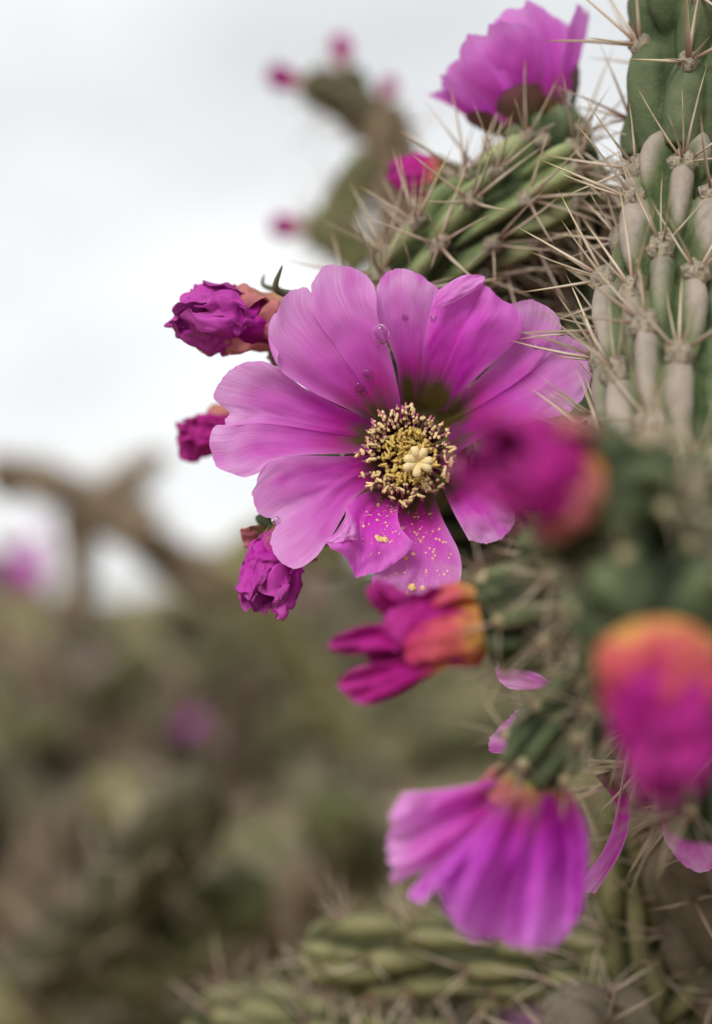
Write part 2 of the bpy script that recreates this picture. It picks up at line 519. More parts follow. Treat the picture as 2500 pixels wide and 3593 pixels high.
put('ground', np.stack([XX, YY, ZZ], -1), grid_faces(len(gx), len(gy)), M['ground'], origin=(0, 0, 0),
    props={'kind': 'structure', 'label': 'dry tan earth under the cacti', 'category': 'ground'})
hx = np.linspace(-90, 90, 90); hy = np.linspace(45, 130, 40)
HX, HY = np.meshgrid(hx, hy, indexing='ij')
hb = np.clip((HY - 45) / 40, 0, 1)
rise = 0.6 + 2.6 * np.clip((HX + 14) / 25, 0, 1)
HZ = -1.0 + hb ** 1.3 * (rise + 1.4 + 0.7 * fbm(np.stack([HX * .05, HY * .05, 0 * HX], -1), 9)) * np.clip((130 - HY) / 25, 0, 1)
put('hills', np.stack([HX, HY, HZ], -1), grid_faces(90, 40), M['hills'], origin=(0, 80, 0),
    props={'kind': 'structure', 'label': 'low dry hillside far behind the cacti', 'category': 'hills'})


# ------------------------------------------------------------------ cactus joints
def frames(path):
    t = np.gradient(path, axis=0)
    t /= np.linalg.norm(t, axis=1)[:, None] + 1e-12
    ref = np.array([0.0, -1.0, 0.15])
    a = ref - t[0] * ref.dot(t[0])
    if np.linalg.norm(a) < 0.2:
        ref = np.array([1.0, 0, 0.1]); a = ref - t[0] * ref.dot(t[0])
    a /= np.linalg.norm(a)
    A = [a]
    for k in range(1, len(path)):
        a = A[-1] - t[k] * A[-1].dot(t[k])
        a /= np.linalg.norm(a)
        A.append(a)
    A = np.array(A)
    B = np.cross(t, A)
    return t, A, B


def joint_geo(pts, radii, ranks=5, pitch=0.019, tl=0.0092, tw=0.0023, th=0.0042, ds=0.0007, nth=140, seed=0, twist=0.0,
              round_tip=True, round_base=False, jit=0.2, power=0.62, pw=2.3):
    """tube along pts with a spiral lattice of raised tubercles.
    returns verts, faces, crest, areoles[(pos, out, up)]"""
    rng = np.random.default_rng(seed)
    rough_ = curve(pts, 200)
    Ltot = np.linalg.norm(np.diff(rough_, axis=0), axis=1).sum()
    n = max(8, int(Ltot / ds))
    path = curve(pts, n)
    s = np.linspace(0, Ltot, n)
    rr = np.interp(s, np.linspace(0, Ltot, len(radii)), radii)
    R0 = float(np.mean(radii))
    cap = np.ones(n)
    if round_tip:
        c = np.clip((Ltot - s) / (R0 * 1.1), 0, 1); cap *= np.sqrt(np.clip(1 - (1 - c) ** 2, 0, 1))
    if round_base:
        c = np.clip(s / (R0 * 1.0), 0, 1); cap *= np.sqrt(np.clip(1 - (1 - c) ** 2, 0, 1))
    t, A, B = frames(path)
    th_ = np.linspace(0, 2 * math.pi, nth, endpoint=False)
    H = np.zeros((n, nth)); areo = []
    rows = int(Ltot / (pitch / 2)) + 1
    off0 = rng.uniform(0, 1)
    for k in range(rows + 1):
        sk0 = (k - 0.1) * pitch / 2
        for j in range(ranks):
            sk = sk0 + rng.normal(0, jit * pitch * 0.4)
            tk = 2 * math.pi * (j + off0 + (0.5 if k % 2 else 0)) / ranks + twist * sk + rng.normal(0, jit * 0.5)
            a = tl * rng.uniform(0.8, 1.18); b = tw * rng.uniform(0.78, 1.2); hh = th * rng.uniform(0.72, 1.18)
            i0, i1 = np.searchsorted(s, [sk - a, sk + a])
            if i1 > i0:
                dsn = (s[i0:i1, None] - sk) / a
                dth = (th_[None, :] - tk + math.pi) % (2 * math.pi) - math.pi
                # widest near the upper end, tapering downwards
                bw = b * (1.0 + 0.22 * dsn)
                dt = dth * rr[i0:i1, None] / bw
                q = np.abs(dsn) ** 2.6 + np.abs(dt) ** pw
                h = hh * np.clip(1 - q, 0, 1) ** power * (0.80 + 0.28 * dsn)
                H[i0:i1] = np.maximum(H[i0:i1], h)
            sa = sk + a * 0.80
            if 0.0 < sa < Ltot * 0.995:
                i = min(n - 1, int(sa / Ltot * (n - 1)))
                e = math.cos(tk) * A[i] + math.sin(tk) * B[i]
                hr = rr[i] * cap[i] + hh * 0.55 * cap[i]
                tipness = 1 - cap[i]
                out = e * (1 - 0.6 * tipness) + t[i] * (0.35 + 0.8 * tipness); out /= np.linalg.norm(out)
                areo.append((path[i] + e * hr, out, t[i]))
    crest = np.clip(H / th, 0, 1)
    E = np.cos(th_)[None, :, None] * A[:, None, :] + np.sin(th_)[None, :, None] * B[:, None, :]
    rad = (rr * cap)[:, None] + H * (0.25 + 0.75 * cap[:, None])
    V = path[:, None, :] + E * rad[..., None]
    V = V + E * (R0 * 0.035 * vnoise(V / (R0 * 0.5), seed + 5) + R0 * 0.018 * vnoise(V / (R0 * 0.16), seed + 6))[..., None] * cap[:, None, None]
    V = V.reshape(-1, 3)
    F = [tuple(f) for f in grid_faces(n, nth, True)]
    V = np.vstack([V, path[:1], path[-1:] + t[-1:] * R0 * 0.02])
    i0, i1 = len(V) - 2, len(V) - 1
    for j in range(nth):
        j2 = (j + 1) % nth
        F.append((i0, j2, j)); F.append((i1, (n - 1) * nth + j, (n - 1) * nth + j2))
    crest = np.r_[crest.ravel(), 0, 0]
    return V, F, crest, areo


def cone_arrays(p, d, L_, r, rng, sides=4, segs=3, bend=0.08):
    d = d / np.linalg.norm(d)
    a = np.cross(d, rng.normal(size=3)); a /= np.linalg.norm(a); b = np.cross(d, a)
    vs_, uv = [], []
    for k in range(segs):
        f = k / segs
        c = p + d * L_ * f + a * L_ * bend * f * f
        rr = r * (1 - f) ** 0.7
        for q in range(sides):
            an = 2 * math.pi * q / sides
            vs_.append(c + rr * (math.cos(an) * a + math.sin(an) * b)); uv.append((f, 0.5 + 0.5 * math.cos(an)))
    vs_.append(p + d * L_ + a * L_ * bend); uv.append((1, 0.5))
    fs = []
    for k in range(segs - 1):
        for q in range(sides):
            q2 = (q + 1) % sides
            fs.append((k * sides + q, k * sides + q2, (k + 1) * sides + q2, (k + 1) * sides + q))
    for q in range(sides):
        fs.append(((segs - 1) * sides + q, (segs - 1) * sides + (q + 1) % sides, segs * sides))
    return vs_, fs, uv


class Bag:
    def __init__(self):
        self.v, self.f, self.uv = [], [], []

    def add(self, v, f, uv):
        o = len(self.v)
        self.v.extend(v); self.uv.extend(uv)
        self.f.extend([tuple(i + o for i in q) for q in f])


def spine_dirs(out, up, rng, n, spread=1.0):
    """directions of the spines of one areole: fan round the outward axis"""
    res = []
    side = np.cross(out, up); side /= np.linalg.norm(side) + 1e-9
    u2 = np.cross(side, out)
    ph = rng.uniform(0, 6.28)
    for k in range(n):
        a = ph + 2 * math.pi * k / n + rng.normal(0, 0.3)
        el = rng.uniform(0.5, 1.15) * spread if k else rng.uniform(0.0, 0.4)
        d = out * math.cos(el) + (side * math.cos(a) + u2 * math.sin(a)) * math.sin(el) + up * 0.12
        res.append(d / np.linalg.norm(d))
    return res


# shared spine meshes, unit length along +Z
_rng = np.random.default_rng(5)
SPINE_ME = []
for k in range(5):
    v, f, uv = cone_arrays(np.zeros(3), np.array([0, 0, 1.0]), 1.0, [0.027, 0.023, 0.030, 0.024, 0.032][k], _rng, 6, 6, [0.03, -0.05, 0.07, 0.02, -0.03][k])
    SPINE_ME.append(mesh_from('spine', v, f, M['spine'], uv=uv))


def lump_mesh(name, r, mat, seed, ax=(1, 1, 1), nu=10, nv=14, amp=0.3, fr=2.2):
    u = np.linspace(0, math.pi, nu)[:, None]; w = np.linspace(0, 2 * math.pi, nv, endpoint=False)[None, :]
    d = np.stack([np.sin(u) * np.cos(w), np.sin(u) * np.sin(w), np.cos(u) + 0 * w], -1)
    v = d * (1 + amp * fbm(d * fr, seed)[..., None]) * np.array(ax) * r
    return mesh_from(name, v, grid_faces(nu, nv, True), mat)


WOOL_ME = [lump_mesh('areole', 0.0021, M['wool'], 11 + k, (0.9, 1.2, 0.8)) for k in range(4)]
CREAM_ME = [lump_mesh('areole', 0.0020, M['wool_cream'], 31 + k, (0.95, 1.15, 0.8)) for k in range(3)]


def basis(out, up):
    z = V3(out).normalized()
    x = V3(up).cross(z)
    if x.length < 1e-4:
        x = Vector((1, 0, 0)).cross(z)
    x.normalize()
    y = z.cross(x)
    m = Matrix((x, y, z)).transposed()
    return m


SPINE_COUNT = [0]


def add_areole(plant, pos, out, up, rng, nsp, Lr, bag=None, separate=True, cream=False, sc=1.0, thick=1.0, spread=1.0):
    """areole wool + spines; separate areoles carry each spine as a sub-part"""
    o = bpy.data.objects.new('areole', (CREAM_ME if cream else WOOL_ME)[rng.integers(0, 3)])
    org = np.asarray(pos)
    m3 = basis(out, up)
    o.matrix_local = Matrix.Translation(V3(org - ORG[plant.name])) @ m3.to_4x4() @ Matrix.Scale(sc, 4)
    link(o, plant)
    dirs = spine_dirs(np.asarray(out), np.asarray(up), rng, nsp, spread) if nsp else []
    for d in dirs:
        ln = rng.uniform(*Lr)
        if separate and SPINE_COUNT[0] < 300:
            SPINE_COUNT[0] += 1
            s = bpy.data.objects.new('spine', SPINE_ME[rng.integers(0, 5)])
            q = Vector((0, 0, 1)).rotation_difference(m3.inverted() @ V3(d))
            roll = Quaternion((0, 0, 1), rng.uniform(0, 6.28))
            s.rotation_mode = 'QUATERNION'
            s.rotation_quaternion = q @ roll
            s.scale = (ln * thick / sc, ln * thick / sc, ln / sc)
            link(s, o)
        elif bag is not None:
            bag.add(*cone_arrays(org, d, ln, ln * 0.021 * thick, rng, 4, 3))


def add_joint(plant, pts, radii, mat, spines=(6, (0.012, 0.022)), sep=False, bag=None, seed=0, areole_objs=True, cream=False,
              sc=1.0, thick=1.0, name='stem_joint', spread=1.0, keep=1.0, parent=None, **kw):
    V, F, crest, areo = joint_geo(pts, radii, seed=seed, **kw)
    o = put(name, V, F, mat, parent or plant, attrs={'crest': crest})
    rng = np.random.default_rng(seed + 100)
    camp = np.array([0, 0, CAMZ])
    for pos, out, up in areo:
        if rng.uniform() > keep:
            continue
        view = camp - pos; view /= np.linalg.norm(view)
        facing = out.dot(view) > -0.45
        if areole_objs and facing:
            add_areole(plant, pos, out, up, rng, spines[0], spines[1], bag, sep, cream, sc, thick, spread)
        elif bag is not None:
            for d in spine_dirs(out, up, rng, max(3, spines[0] - 2), spread):
                ln = rng.uniform(*spines[1])
                bag.add(*cone_arrays(pos, d, ln, ln * 0.024 * thick, rng, 3, 1 if kw.get('ds', 0) >= .0025 else 2))
    return o


# ------------------------------------------------------------------ petals
def Z1(pts):
    return [(550 + x / 1.7012, 850 + y / 1.7012) for x, y in pts]


def Z2(pts):
    return [(1200 + x / 1.598, 850 + y / 1.598) for x, y in pts]


def coons(eA, eB, tip, nu, nv):
    A = curve(eA, nu); B = curve(eB, nu); T = curve(tip, nv)
    A[-1] = T[0]; B[-1] = T[-1]
    u = np.linspace(0, 1, nu)[:, None, None]; v = np.linspace(0, 1, nv)[None, :, None]
    b0 = A[:1, None, :] * (1 - v) + B[:1, None, :] * v
    S = (1 - v) * A[:, None, :] + v * B[:, None, :] + (1 - u) * b0 + u * T[None, :, :]
    S = S - ((1 - u) * (1 - v) * A[0] + (1 - u) * v * B[0] + u * (1 - v) * A[-1] + u * v * B[-1])
    return S


def traced_petal(parent, eA, eB, tip, off=0.0, depth=0.013, cup=0.0, wave=0.0012, seed=0, mat='petal', nu=64, nv=72, p=1.9, serr=3.0,
                 folds=(), tipback=0.0, tilt=0.0, name='petal', u0=0.0):
    """a petal whose outline is traced in the focus plane; off/depth/cup/folds give it its own relief (m)"""
    S = coons(eA, eB, tip, nu, nv)
    u = np.linspace(0, 1, nu)[:, None]; v = np.linspace(0, 1, nv)[None, :]
    # ragged tip
    c0 = S[0].mean(0)
    jag = vnoise(np.stack([v * 46, 0 * v, 0 * v + seed], -1), seed)[0] + 0.6 * vnoise(np.stack([v * 17, 0 * v, 0 * v], -1), seed + 3)[0]
    d = S[-1] - c0; d /= np.linalg.norm(d, axis=1)[:, None] + 1e-9
    S = S + (u ** 14)[..., None] * (d * (jag * serr)[:, None])[None]
    w = 2 * v - 1
    dep = off + depth * (1 - u) ** p + cup * (w ** 2) * np.minimum(1, u * 1.5) + tipback * u ** 4 + tilt * w * u
    nz = fbm(np.stack([u * 2.2 + 0 * v, v * 2.6 + 0 * u, 0 * u * v + seed * 3.7], -1), seed)
    dep = dep + wave * nz * u ** 0.7
    rp = vnoise(np.stack([u * 1.2 + 0 * v, v * 11 + 0 * u, 0 * u * v + seed], -1), seed + 8)
    dep = dep + 0.00013 * rp * u ** 0.5 + 0.0004 * u ** 5 * vnoise(np.stack([0 * u * v, v * 6 + 0 * u, 0 * u * v + seed * 2], -1), seed + 2)
    for (uc, vc, su, sv, am) in folds:
        dep = dep + am * 0.62 * np.exp(-((u - uc) / su) ** 2 - ((v - vc) / (sv * 1.7)) ** 2)
    Vv = P(S[..., 0], S[..., 1], dep)
    uv = np.stack([u0 + (1 - u0) * u + 0 * v, v + 0 * u], -1)
    return put(name, Vv, grid_faces(nu, nv), M[mat], parent, uv=uv), Vv


def free_petal(parent, base, axis, az_dir, length, width, a0, a1, cup=0.25, seed=0, mat='petal_soft', nu=26, nv=22, notch=0.08, wave=0.06, name='petal', r0=0.0, curl=0.0, base_w=0.3):
    """an obovate petal leaving `base` round `axis`; a0..a1 = angle from the axis at base and tip"""
    axis = axis / np.linalg.norm(axis)
    r = az_dir - axis * az_dir.dot(axis); r /= np.linalg.norm(r)
    tn = np.cross(axis, r)
    u = np.linspace(0, 1, nu); v = np.linspace(-1, 1, nv)
    al = a0 + (a1 - a0) * u + curl * u ** 4
    ca = np.cumsum(np.cos(al)) / nu * length; sa = np.cumsum(np.sin(al)) / nu * length
    cen = base + r * r0 + ca[:, None] * axis + sa[:, None] * r
    tang = np.cos(al)[:, None] * axis + np.sin(al)[:, None] * r
    inn = np.sin(al)[:, None] * axis - np.cos(al)[:, None] * r
    wu = width * 0.5 * (base_w + (1 - base_w) * np.sin(np.clip(u * 1.15, 0, 1) * math.pi / 2) ** 1.3)
    # round the tip by pulling the margins back along the centreline
    U, W = np.meshgrid(u, v, indexing='ij')
    pull = -(0.26 * np.abs(W) ** 2.2 + notch * np.exp(-(W / 0.16) ** 2)) * length * U ** 3
    nz = fbm(np.stack([U * 2, W * 1.6, 0 * U + seed * 2.3], -1), seed)
    rag = 0.02 * vnoise(np.stack([W * 16, 0 * W, 0 * W + seed], -1), seed) * U ** 8
    Vv = cen[:, None, :] + tn * (wu[:, None] * W)[..., None] + tang[:, None, :] * ((pull + rag * length))[..., None] \
        + inn[:, None, :] * ((cup * wu[:, None] * W ** 2 + wave * length * nz * U))[..., None]
    uv = np.stack([U, (W + 1) / 2], -1)
    return put(name, Vv, grid_faces(nu, nv), M[mat], parent, uv=uv)


def wilted_flower(parent, base, tip, R, seed, mat='petal_wilt', n=6, crumple=0.25, prof=((0, 0.55), (0.35, 0.8), (0.7, 1.0), (1, 0.75)), flare=0.0,
                  halfw=0.95, nu=44, nv=40, sepals=4, sepal_mat='sepal', sep_len=0.5, lenvar=0.22, twist=0.8, fr=3.0, squash=1.0):
    """a closed, crumpled flower: furled petals round an axis, short sepals at its base"""
    rng = np.random.default_rng(seed)
    base = np.asarray(base, float); tip = np.asarray(tip, float)
    ax = tip - base; Ln = np.linalg.norm(ax); ax /= Ln
    a = np.cross(ax, [0.2, 1, 0.3]); a /= np.linalg.norm(a); b = np.cross(ax, a)
    pu, pr = zip(*prof)

    def sheet(name, m, phi, hw, ln, lay, amp, mt, tw, rscale=1.0, fl=0.0):
        u = np.linspace(0, 1, nu)[:, None]; v = np.linspace(-1, 1, nv)[None, :]
        hwu = hw * (0.75 + 0.5 * np.sin(u * 2.2))
        an = phi + v * hwu + tw * u
        rr = R * np.interp(u, pu, pr) * (1 + 0.13 * lay) * rscale + fl * R * u ** 2
        # pleats running along the petal and lobed, uneven tip
        rr = rr * (1 + 0.13 * u * np.sin(an * 5 + seed + lay * 2) + 0.07 * u * np.sin(an * 11 + lay))
        lob = 1 - 0.12 * v ** 2 + 0.10 * vnoise(np.stack([v * 3, 0 * v, 0 * v + lay], -1), seed + lay)
        z = Ln * ln * u * lob
        V = base + ax * z[..., None] + a * (rr * np.cos(an))[..., None] + b * (rr * np.sin(an) * squash)[..., None]
        q = V / R
        nz = np.stack([fbm(q * fr * 0.6, seed + 31 * k + lay, 3) for k in range(3)], -1)
        V = V + nz * (R * amp * (0.15 + u ** 1.2))[..., None]
        fine = np.stack([vnoise(q * fr * 3.0, seed + 77 + k) for k in range(3)], -1)
        V = V + fine * (R * amp * 0.16 * (0.2 + u))[..., None]
        uv = np.stack([u + 0 * v, (v + 1) / 2 + 0 * u], -1)
        put(name, V, grid_faces(nu, nv), M[mt], parent, uv=uv)
    for k in range(n):
        sheet('petal', None, 2 * math.pi * k / n + rng.normal(0, 0.25), halfw * rng.uniform(0.75, 1.15), 1 + rng.uniform(-lenvar, 0.06), k / n + 0.05 * (k % 2), crumple, mat,
              twist * rng.uniform(0.4, 1.2), rng.uniform(0.72, 1.0), flare * rng.uniform(0.3, 1.3))
    for k in range(sepals):
        sheet('sepal', None, 2 * math.pi * (k + 0.4) / max(1, sepals) + rng.normal(0, 0.3), 0.55 * rng.uniform(0.8, 1.2), sep_len * rng.uniform(0.5, 1.35), 1.6, crumple * 0.5, sepal_mat,
              0.2, 1.0, 0.0)


def ovary(parent, root, base, r, mat, seed, bag=None, plant=None, cream=True, nsp=0, Lr=(0.006, 0.012), asc=0.9):
    """green tubercled ovary between the joint (root) and the flower (base)"""
    root = np.asarray(root, float); base = np.asarray(base, float)
    pts = [root, root * 0.5 + base * 0.5, base]
    V, F, crest, areo = joint_geo(pts, [r * 0.75, r, r * 1.02, r * 0.85], ranks=5, pitch=0.015, tl=0.0074, tw=r * 0.26, th=r * 0.48, ds=0.0007, nth=80, seed=seed, round_tip=False, round_base=True)
    o = put('ovary', V, F, mat, parent, attrs={'crest': crest})
    if plant is not None:
        rng = np.random.default_rng(seed)
        for pos, out, up in areo:
            if out[1] < 0.45:
                add_areole(plant, pos, out, up, rng, 6 if cream else nsp, Lr, bag, False, cream, asc * (0.6 if cream else 1.0), 0.8)
    return o


# ================================================================== FOREGROUND CACTUS
ROOT = np.array([0.085, 0.40, ground_z(0.085, 0.40)])
cactus = empty('cholla_cactus', ROOT, label='large spiny cholla whose wide open magenta flower shows yellow stamens', category='cactus')
bag = Bag()

# --- upper right stem: green joint above, corky older joint below, trunk to the ground
SPINES_BIG = (6, (0.012, 0.021))
up_pts = [P(2395, 560, .016), P(2420, 330, .017), P(2452, 120, .018), P(2478, -120, .018), P(2500, -420, .020)]
add_joint(cactus, up_pts, [0.0070, 0.0090, 0.0098, 0.0100, 0.0098], M['skin_green'], spines=(6, (0.011, 0.021)), sep=True, bag=bag, seed=21,
          ranks=4, pitch=0.024, tl=0.0128, tw=0.0042, th=0.0058, twist=8, power=.68, pw=1.8)
old_pts = [P(2440, 2750, .035), P(2400, 2350, -.002), P(2375, 1900, -.024), P(2352, 1500, -.017), P(2362, 1050, .000), P(2392, 720, .011), P(2418, 480, .0155)]
add_joint(cactus, old_pts, [0.0092, 0.0092, 0.0092, 0.0094, 0.0095, 0.0090, 0.0066], M['skin_old'], spines=SPINES_BIG, sep=True, bag=bag, seed=4, sc=1.35,
          ranks=6, pitch=0.0215, tl=0.0112, tw=0.0024, th=0.0058, twist=4, power=0.72, pw=1.7)
tr_pts = [ROOT + np.array([0, 0, -0.03]), P(2900, 8000, .10), P(2720, 4200, .075), P(2440, 2700, .032)]
add_joint(cactus, tr_pts, [0.022, 0.018, 0.014, 0.0108], M['skin_bark'], spines=(5, (0.010, 0.018)), bag=bag, seed=6, ranks=5, pitch=0.026, tl=0.014, tw=0.005, th=0.005,
          ds=0.002, nth=60, areole_objs=False, name='trunk', round_tip=False)

# --- arched arm behind, with the vertical joint it grows from
k3 = [P(2330, 2000, .010), P(2180, 1750, .040), P(2110, 1350, .052), P(2090, 1000, .054), P(2060, 760, .052), P(1990, 640, .046)]
add_joint(cactus, k3, [0.0085, 0.0085, 0.0080, 0.0078, 0.0075, 0.006], M['skin_green'], spines=(5, (0.010, 0.018)), bag=bag, seed=9, ranks=5, pitch=0.020, tl=0.0095, tw=0.0023, th=0.0038, ds=0.0009, nth=110)
arm = [P(1400, 1330, .044), P(1400, 1120, .040), P(1490, 960, .036), P(1660, 790, .034), P(1840, 680, .034), P(1990, 610, .036), P(2100, 575, .038)]
add_joint(cactus, arm, [0.0062, 0.0062, 0.0066, 0.0070, 0.0070, 0.0066, 0.0052], M['skin_young'], spines=(6, (0.012, 0.021)), sep=True, bag=bag, seed=15,
          ranks=6, pitch=0.0165, tl=0.0082, tw=0.0020, th=0.0050, twist=22, thick=1.05, power=0.72, pw=1.7)
arm2 = [P(2090, 1120, .056), P(1930, 990, .058), P(1790, 930, .058), P(1660, 960, .058)]
add_joint(cactus, arm2, [0.0065, 0.007, 0.007, 0.006], M['skin_shaded'], spines=(5, (0.010, 0.018)), bag=bag, seed=16, ranks=5, pitch=0.019, tl=0.0092, tw=0.0021, th=0.004, ds=0.0009, nth=100)
# --- joint behind the open flower
sj = [P(2150, 1720, .044), P(1900, 1560, .050), P(1650, 1470, .052), P(1400, 1500, .047), P(1230, 1560, .043)]
add_joint(cactus, sj, [0.0075, 0.0085, 0.0088, 0.0085, 0.007], M['skin_green'], spines=(5, (0.009, 0.016)), bag=bag, seed=17, ranks=5, pitch=0.019, tl=0.0092, tw=0.0023, th=0.004, ds=0.0009, nth=110)
sj2 = [P(2330, 2030, .020), P(2050, 1900, .046), P(1800, 1820, .052), P(1600, 1830, .054), P(1440, 1800, .054)]
add_joint(cactus, sj2, [0.0085, 0.0095, 0.0095, 0.007], M['skin_shaded'], spines=(5, (0.009, 0.016)), bag=bag, seed=19, ranks=5, pitch=0.019, tl=0.0092, tw=0.0023, th=0.004, ds=0.0009, nth=110)
# --- joint that comes towards the camera and carries the blurred withered flowers
fj = [P(2400, 2250, -.006), P(2330, 2120, -.030), P(2260, 2030, -.050), P(2200, 1990, -.066)]
add_joint(cactus, fj, [0.008, 0.009, 0.009, 0.0065], M['skin_shaded'], spines=(6, (0.008, 0.015)), bag=bag, seed=18, ranks=6, pitch=0.016, tl=0.0080, tw=0.0021, th=0.0056, ds=0.0008, nth=130, cream=True, sc=0.6, keep=0.75)

for q, (pts_, rr_) in enumerate((
        ([P(2380, 1900, -.035), P(2420, 1780, -.052), P(2440, 1640, -.060)], .0066),
        ([P(2330, 2050, -.045), P(2180, 1900, -.062), P(2110, 1800, -.066)], .0064),
        ([P(2400, 2080, -.045), P(2500, 1950, -.066), P(2560, 1860, -.072)], .0068),
        ([P(2350, 2300, -.025), P(2180, 2420, -.046), P(2090, 2540, -.050)], .0062),
        ([P(2420, 2350, -.020), P(2480, 2700, -.040), P(2520, 2960, -.042)], .0066),
        ([P(2250, 2150, -.045), P(2010, 1960, -.050), P(1840, 1900, -.046)], .0055))):
    add_joint(cactus, pts_, [rr_ * .8, rr_, rr_ * .95, rr_ * .7], M['skin_shaded'], spines=(7, (0.008, 0.016)), bag=bag, seed=150 + q, ranks=5, pitch=0.0135, tl=0.0068, tw=rr_ * .27, th=rr_ * .5, ds=.0008, nth=90,
              cream=True, sc=.55, keep=.8, thick=.85)
# ---------------------------------------------------------------- main flower
FCX, FCY = 1424, 1596
flower = empty('flower', P(FCX, FCY, .016), cactus, label='wide open magenta flower with a ring of yellow stamens')
PETALS = {
    1: dict(eA=Z1([(1330, 1090), (1150, 1000), (960, 910), (830, 830), (745, 770), (722, 705), (730, 655)]),
            tip=Z1([(730, 655), (690, 600), (668, 540), (680, 460), (725, 400), (750, 350), (785, 302), (840, 276), (895, 270), (925, 300), (924, 248), (965, 185), (1010, 140), (1070, 134), (1130, 138), (1200, 163), (1258, 205), (1300, 262), (1312, 310)]),
            eB=Z1([(1480, 1150), (1455, 950), (1425, 790), (1375, 600), (1322, 450), (1312, 310)]),
            off=.0002, cup=-.0012, seed=1, wave=.0016, folds=((0.75, 0.07, .3, .06, .0022), (0.55, .22, .5, .05, -.0012), (.85, .36, .2, .05, .0012))),
    2: dict(eA=Z1([(1330, 1060), (1200, 1020), (1100, 985), (960, 912), (860, 855), (765, 775), (700, 735)]),
            tip=Z1([(700, 735), (650, 713), (600, 708), (530, 716), (470, 742), (420, 778), (375, 840), (338, 905), (352, 945), (400, 985), (437, 1028), (405, 1058), (410, 1090), (350, 1093), (318, 1150), (315, 1205), (328, 1265), (348, 1325), (400, 1362), (465, 1390), (525, 1405)]),
            eB=Z1([(1360, 1225), (1200, 1258), (1000, 1264), (800, 1277), (690, 1312), (612, 1375), (525, 1405)]),
            off=.0014, cup=-.0010, seed=2, wave=.0014, folds=((0.8, .5, .35, .05, .0016), (.6, .85, .5, .12, -.0010))),
    3: dict(eA=Z1([(1420, 1225), (1250, 1264), (1100, 1277), (900, 1272), (800, 1275), (720, 1288), (660, 1320), (622, 1368)]),
            tip=Z1([(622, 1368), (595, 1430), (573, 1500), (580, 1560), (605, 1610), (640, 1640), (690, 1652), (712, 1690), (690, 1735), (682, 1800), (705, 1860), (740, 1910), (790, 1940), (832, 1950)]),
            eB=Z1([(1420, 1330), (1300, 1430), (1200, 1512), (1150, 1572), (1110, 1640), (1060, 1730), (1010, 1800), (960, 1870), (885, 1930), (832, 1950)]),
            off=-.0012, cup=-.0014, seed=3, wave=.0012, folds=((0.8, .5, .4, .06, .0018), (.75, .85, .4, .14, -.0012))),
    4: dict(eA=Z1([(1360, 1450), (1220, 1505), (1140, 1572), (1135, 1625), (1105, 1680), (1060, 1742), (1002, 1776)]),
            tip=Z1([(1002, 1776), (1050, 1830), (1112, 1868), (1150, 1920), (1172, 1958), (1184, 2003), (1240, 1990), (1330, 1965)]) + Z2([(230, 1838), (310, 1790), (380, 1732), (408, 1690)]),
            eB=Z2([(360, 1400), (315, 1500), (328, 1590), (375, 1655), (408, 1690)]),
            off=-.0032, cup=.0012, seed=4, mat='petal_hot', wave=.0016, folds=((0.85, .12, .25, .1, -.0028), (.9, .5, .18, .2, .0018), (.6, .25, .4, .05, .0014))),
    5: dict(eA=Z2([(300, 1390), (300, 1500), (320, 1600), (330, 1690), (270, 1790), (195, 1850), (170, 1885)]),
            tip=Z2([(170, 1885), (168, 1920), (180, 1960), (260, 2030), (400, 2080), (560, 2050), (650, 1960)]),
            eB=Z2([(505, 1400), (540, 1480), (570, 1560), (612, 1640), (652, 1720), (672, 1800), (668, 1880), (650, 1960)]),
            off=-.0006, cup=-.0014, seed=5, wave=.0014, folds=((.6, .5, .5, .08, .0012),)),
    6: dict(eA=Z2([(560, 1370), (620, 1500), (662, 1580), (712, 1668)]),
            tip=Z2([(712, 1668), (800, 1690), (900, 1660), (965, 1580), (975, 1480)]),
            eB=Z2([(640, 1270), (760, 1320), (860, 1390), (975, 1480)]),
            off=.0020, cup=-.001, seed=6, wave=.0012),
    7: dict(eA=Z2([(520, 930), (670, 845), (760, 770), (850, 680), (930, 560), (962, 450), (952, 342)]),
            tip=Z2([(952, 342), (1040, 318), (1110, 335), (1170, 370), (1215, 420), (1235, 480), (1224, 526), (1270, 518), (1330, 558), (1376, 605), (1378, 645), (1402, 700), (1400, 760), (1375, 830), (1340, 890), (1280, 950), (1200, 978)]),
            eB=Z2([(640, 1190), (760, 1110), (900, 1055), (1050, 1012), (1200, 978)]),
            off=.0026, cup=-.001, seed=7, wave=.0015, folds=((.75, .48, .4, .05, .0016), (.5, .2, .5, .06, .0012))),
    8: dict(eA=Z2([(420, 900), (440, 780), (458, 600), (475, 480), (500, 370), (532, 272)]),
            tip=Z2([(532, 272), (560, 255), (590, 235), (640, 202), (700, 182), (798, 190), (792, 232), (830, 262), (870, 305), (940, 337), (1000, 400), (1018, 470)]),
            eB=Z2([(620, 960), (690, 830), (760, 752), (860, 662), (940, 592), (1000, 530), (1018, 470)]),
            off=.0000, cup=.0012, seed=8, mat='petal_hot', wave=.0018, folds=((.92, .28, .08, .2, -.0022), (.78, .5, .14, .045, .0024), (.82, .62, .2, .12, -.0016), (.98, .75, .1, .1, .002))),
    9: dict(eA=Z2([(310, 900), (318, 770), (308, 690), (268, 570), (215, 470), (188, 380), (190, 300)]),
            tip=Z2([(190, 300), (200, 240), (232, 185), (280, 155), (332, 142), (390, 160), (450, 190), (500, 225), (552, 262)]),
            eB=Z2([(450, 890), (462, 780), (480, 600), (500, 480), (530, 370), (552, 262)]),
            off=.0016, cup=.0010, seed=9, wave=.0012, folds=((.8, .88, .35, .12, .0018),)),
}
PV = {}
for k, d in PETALS.items():
    _, PV[k] = traced_petal(flower, **d)

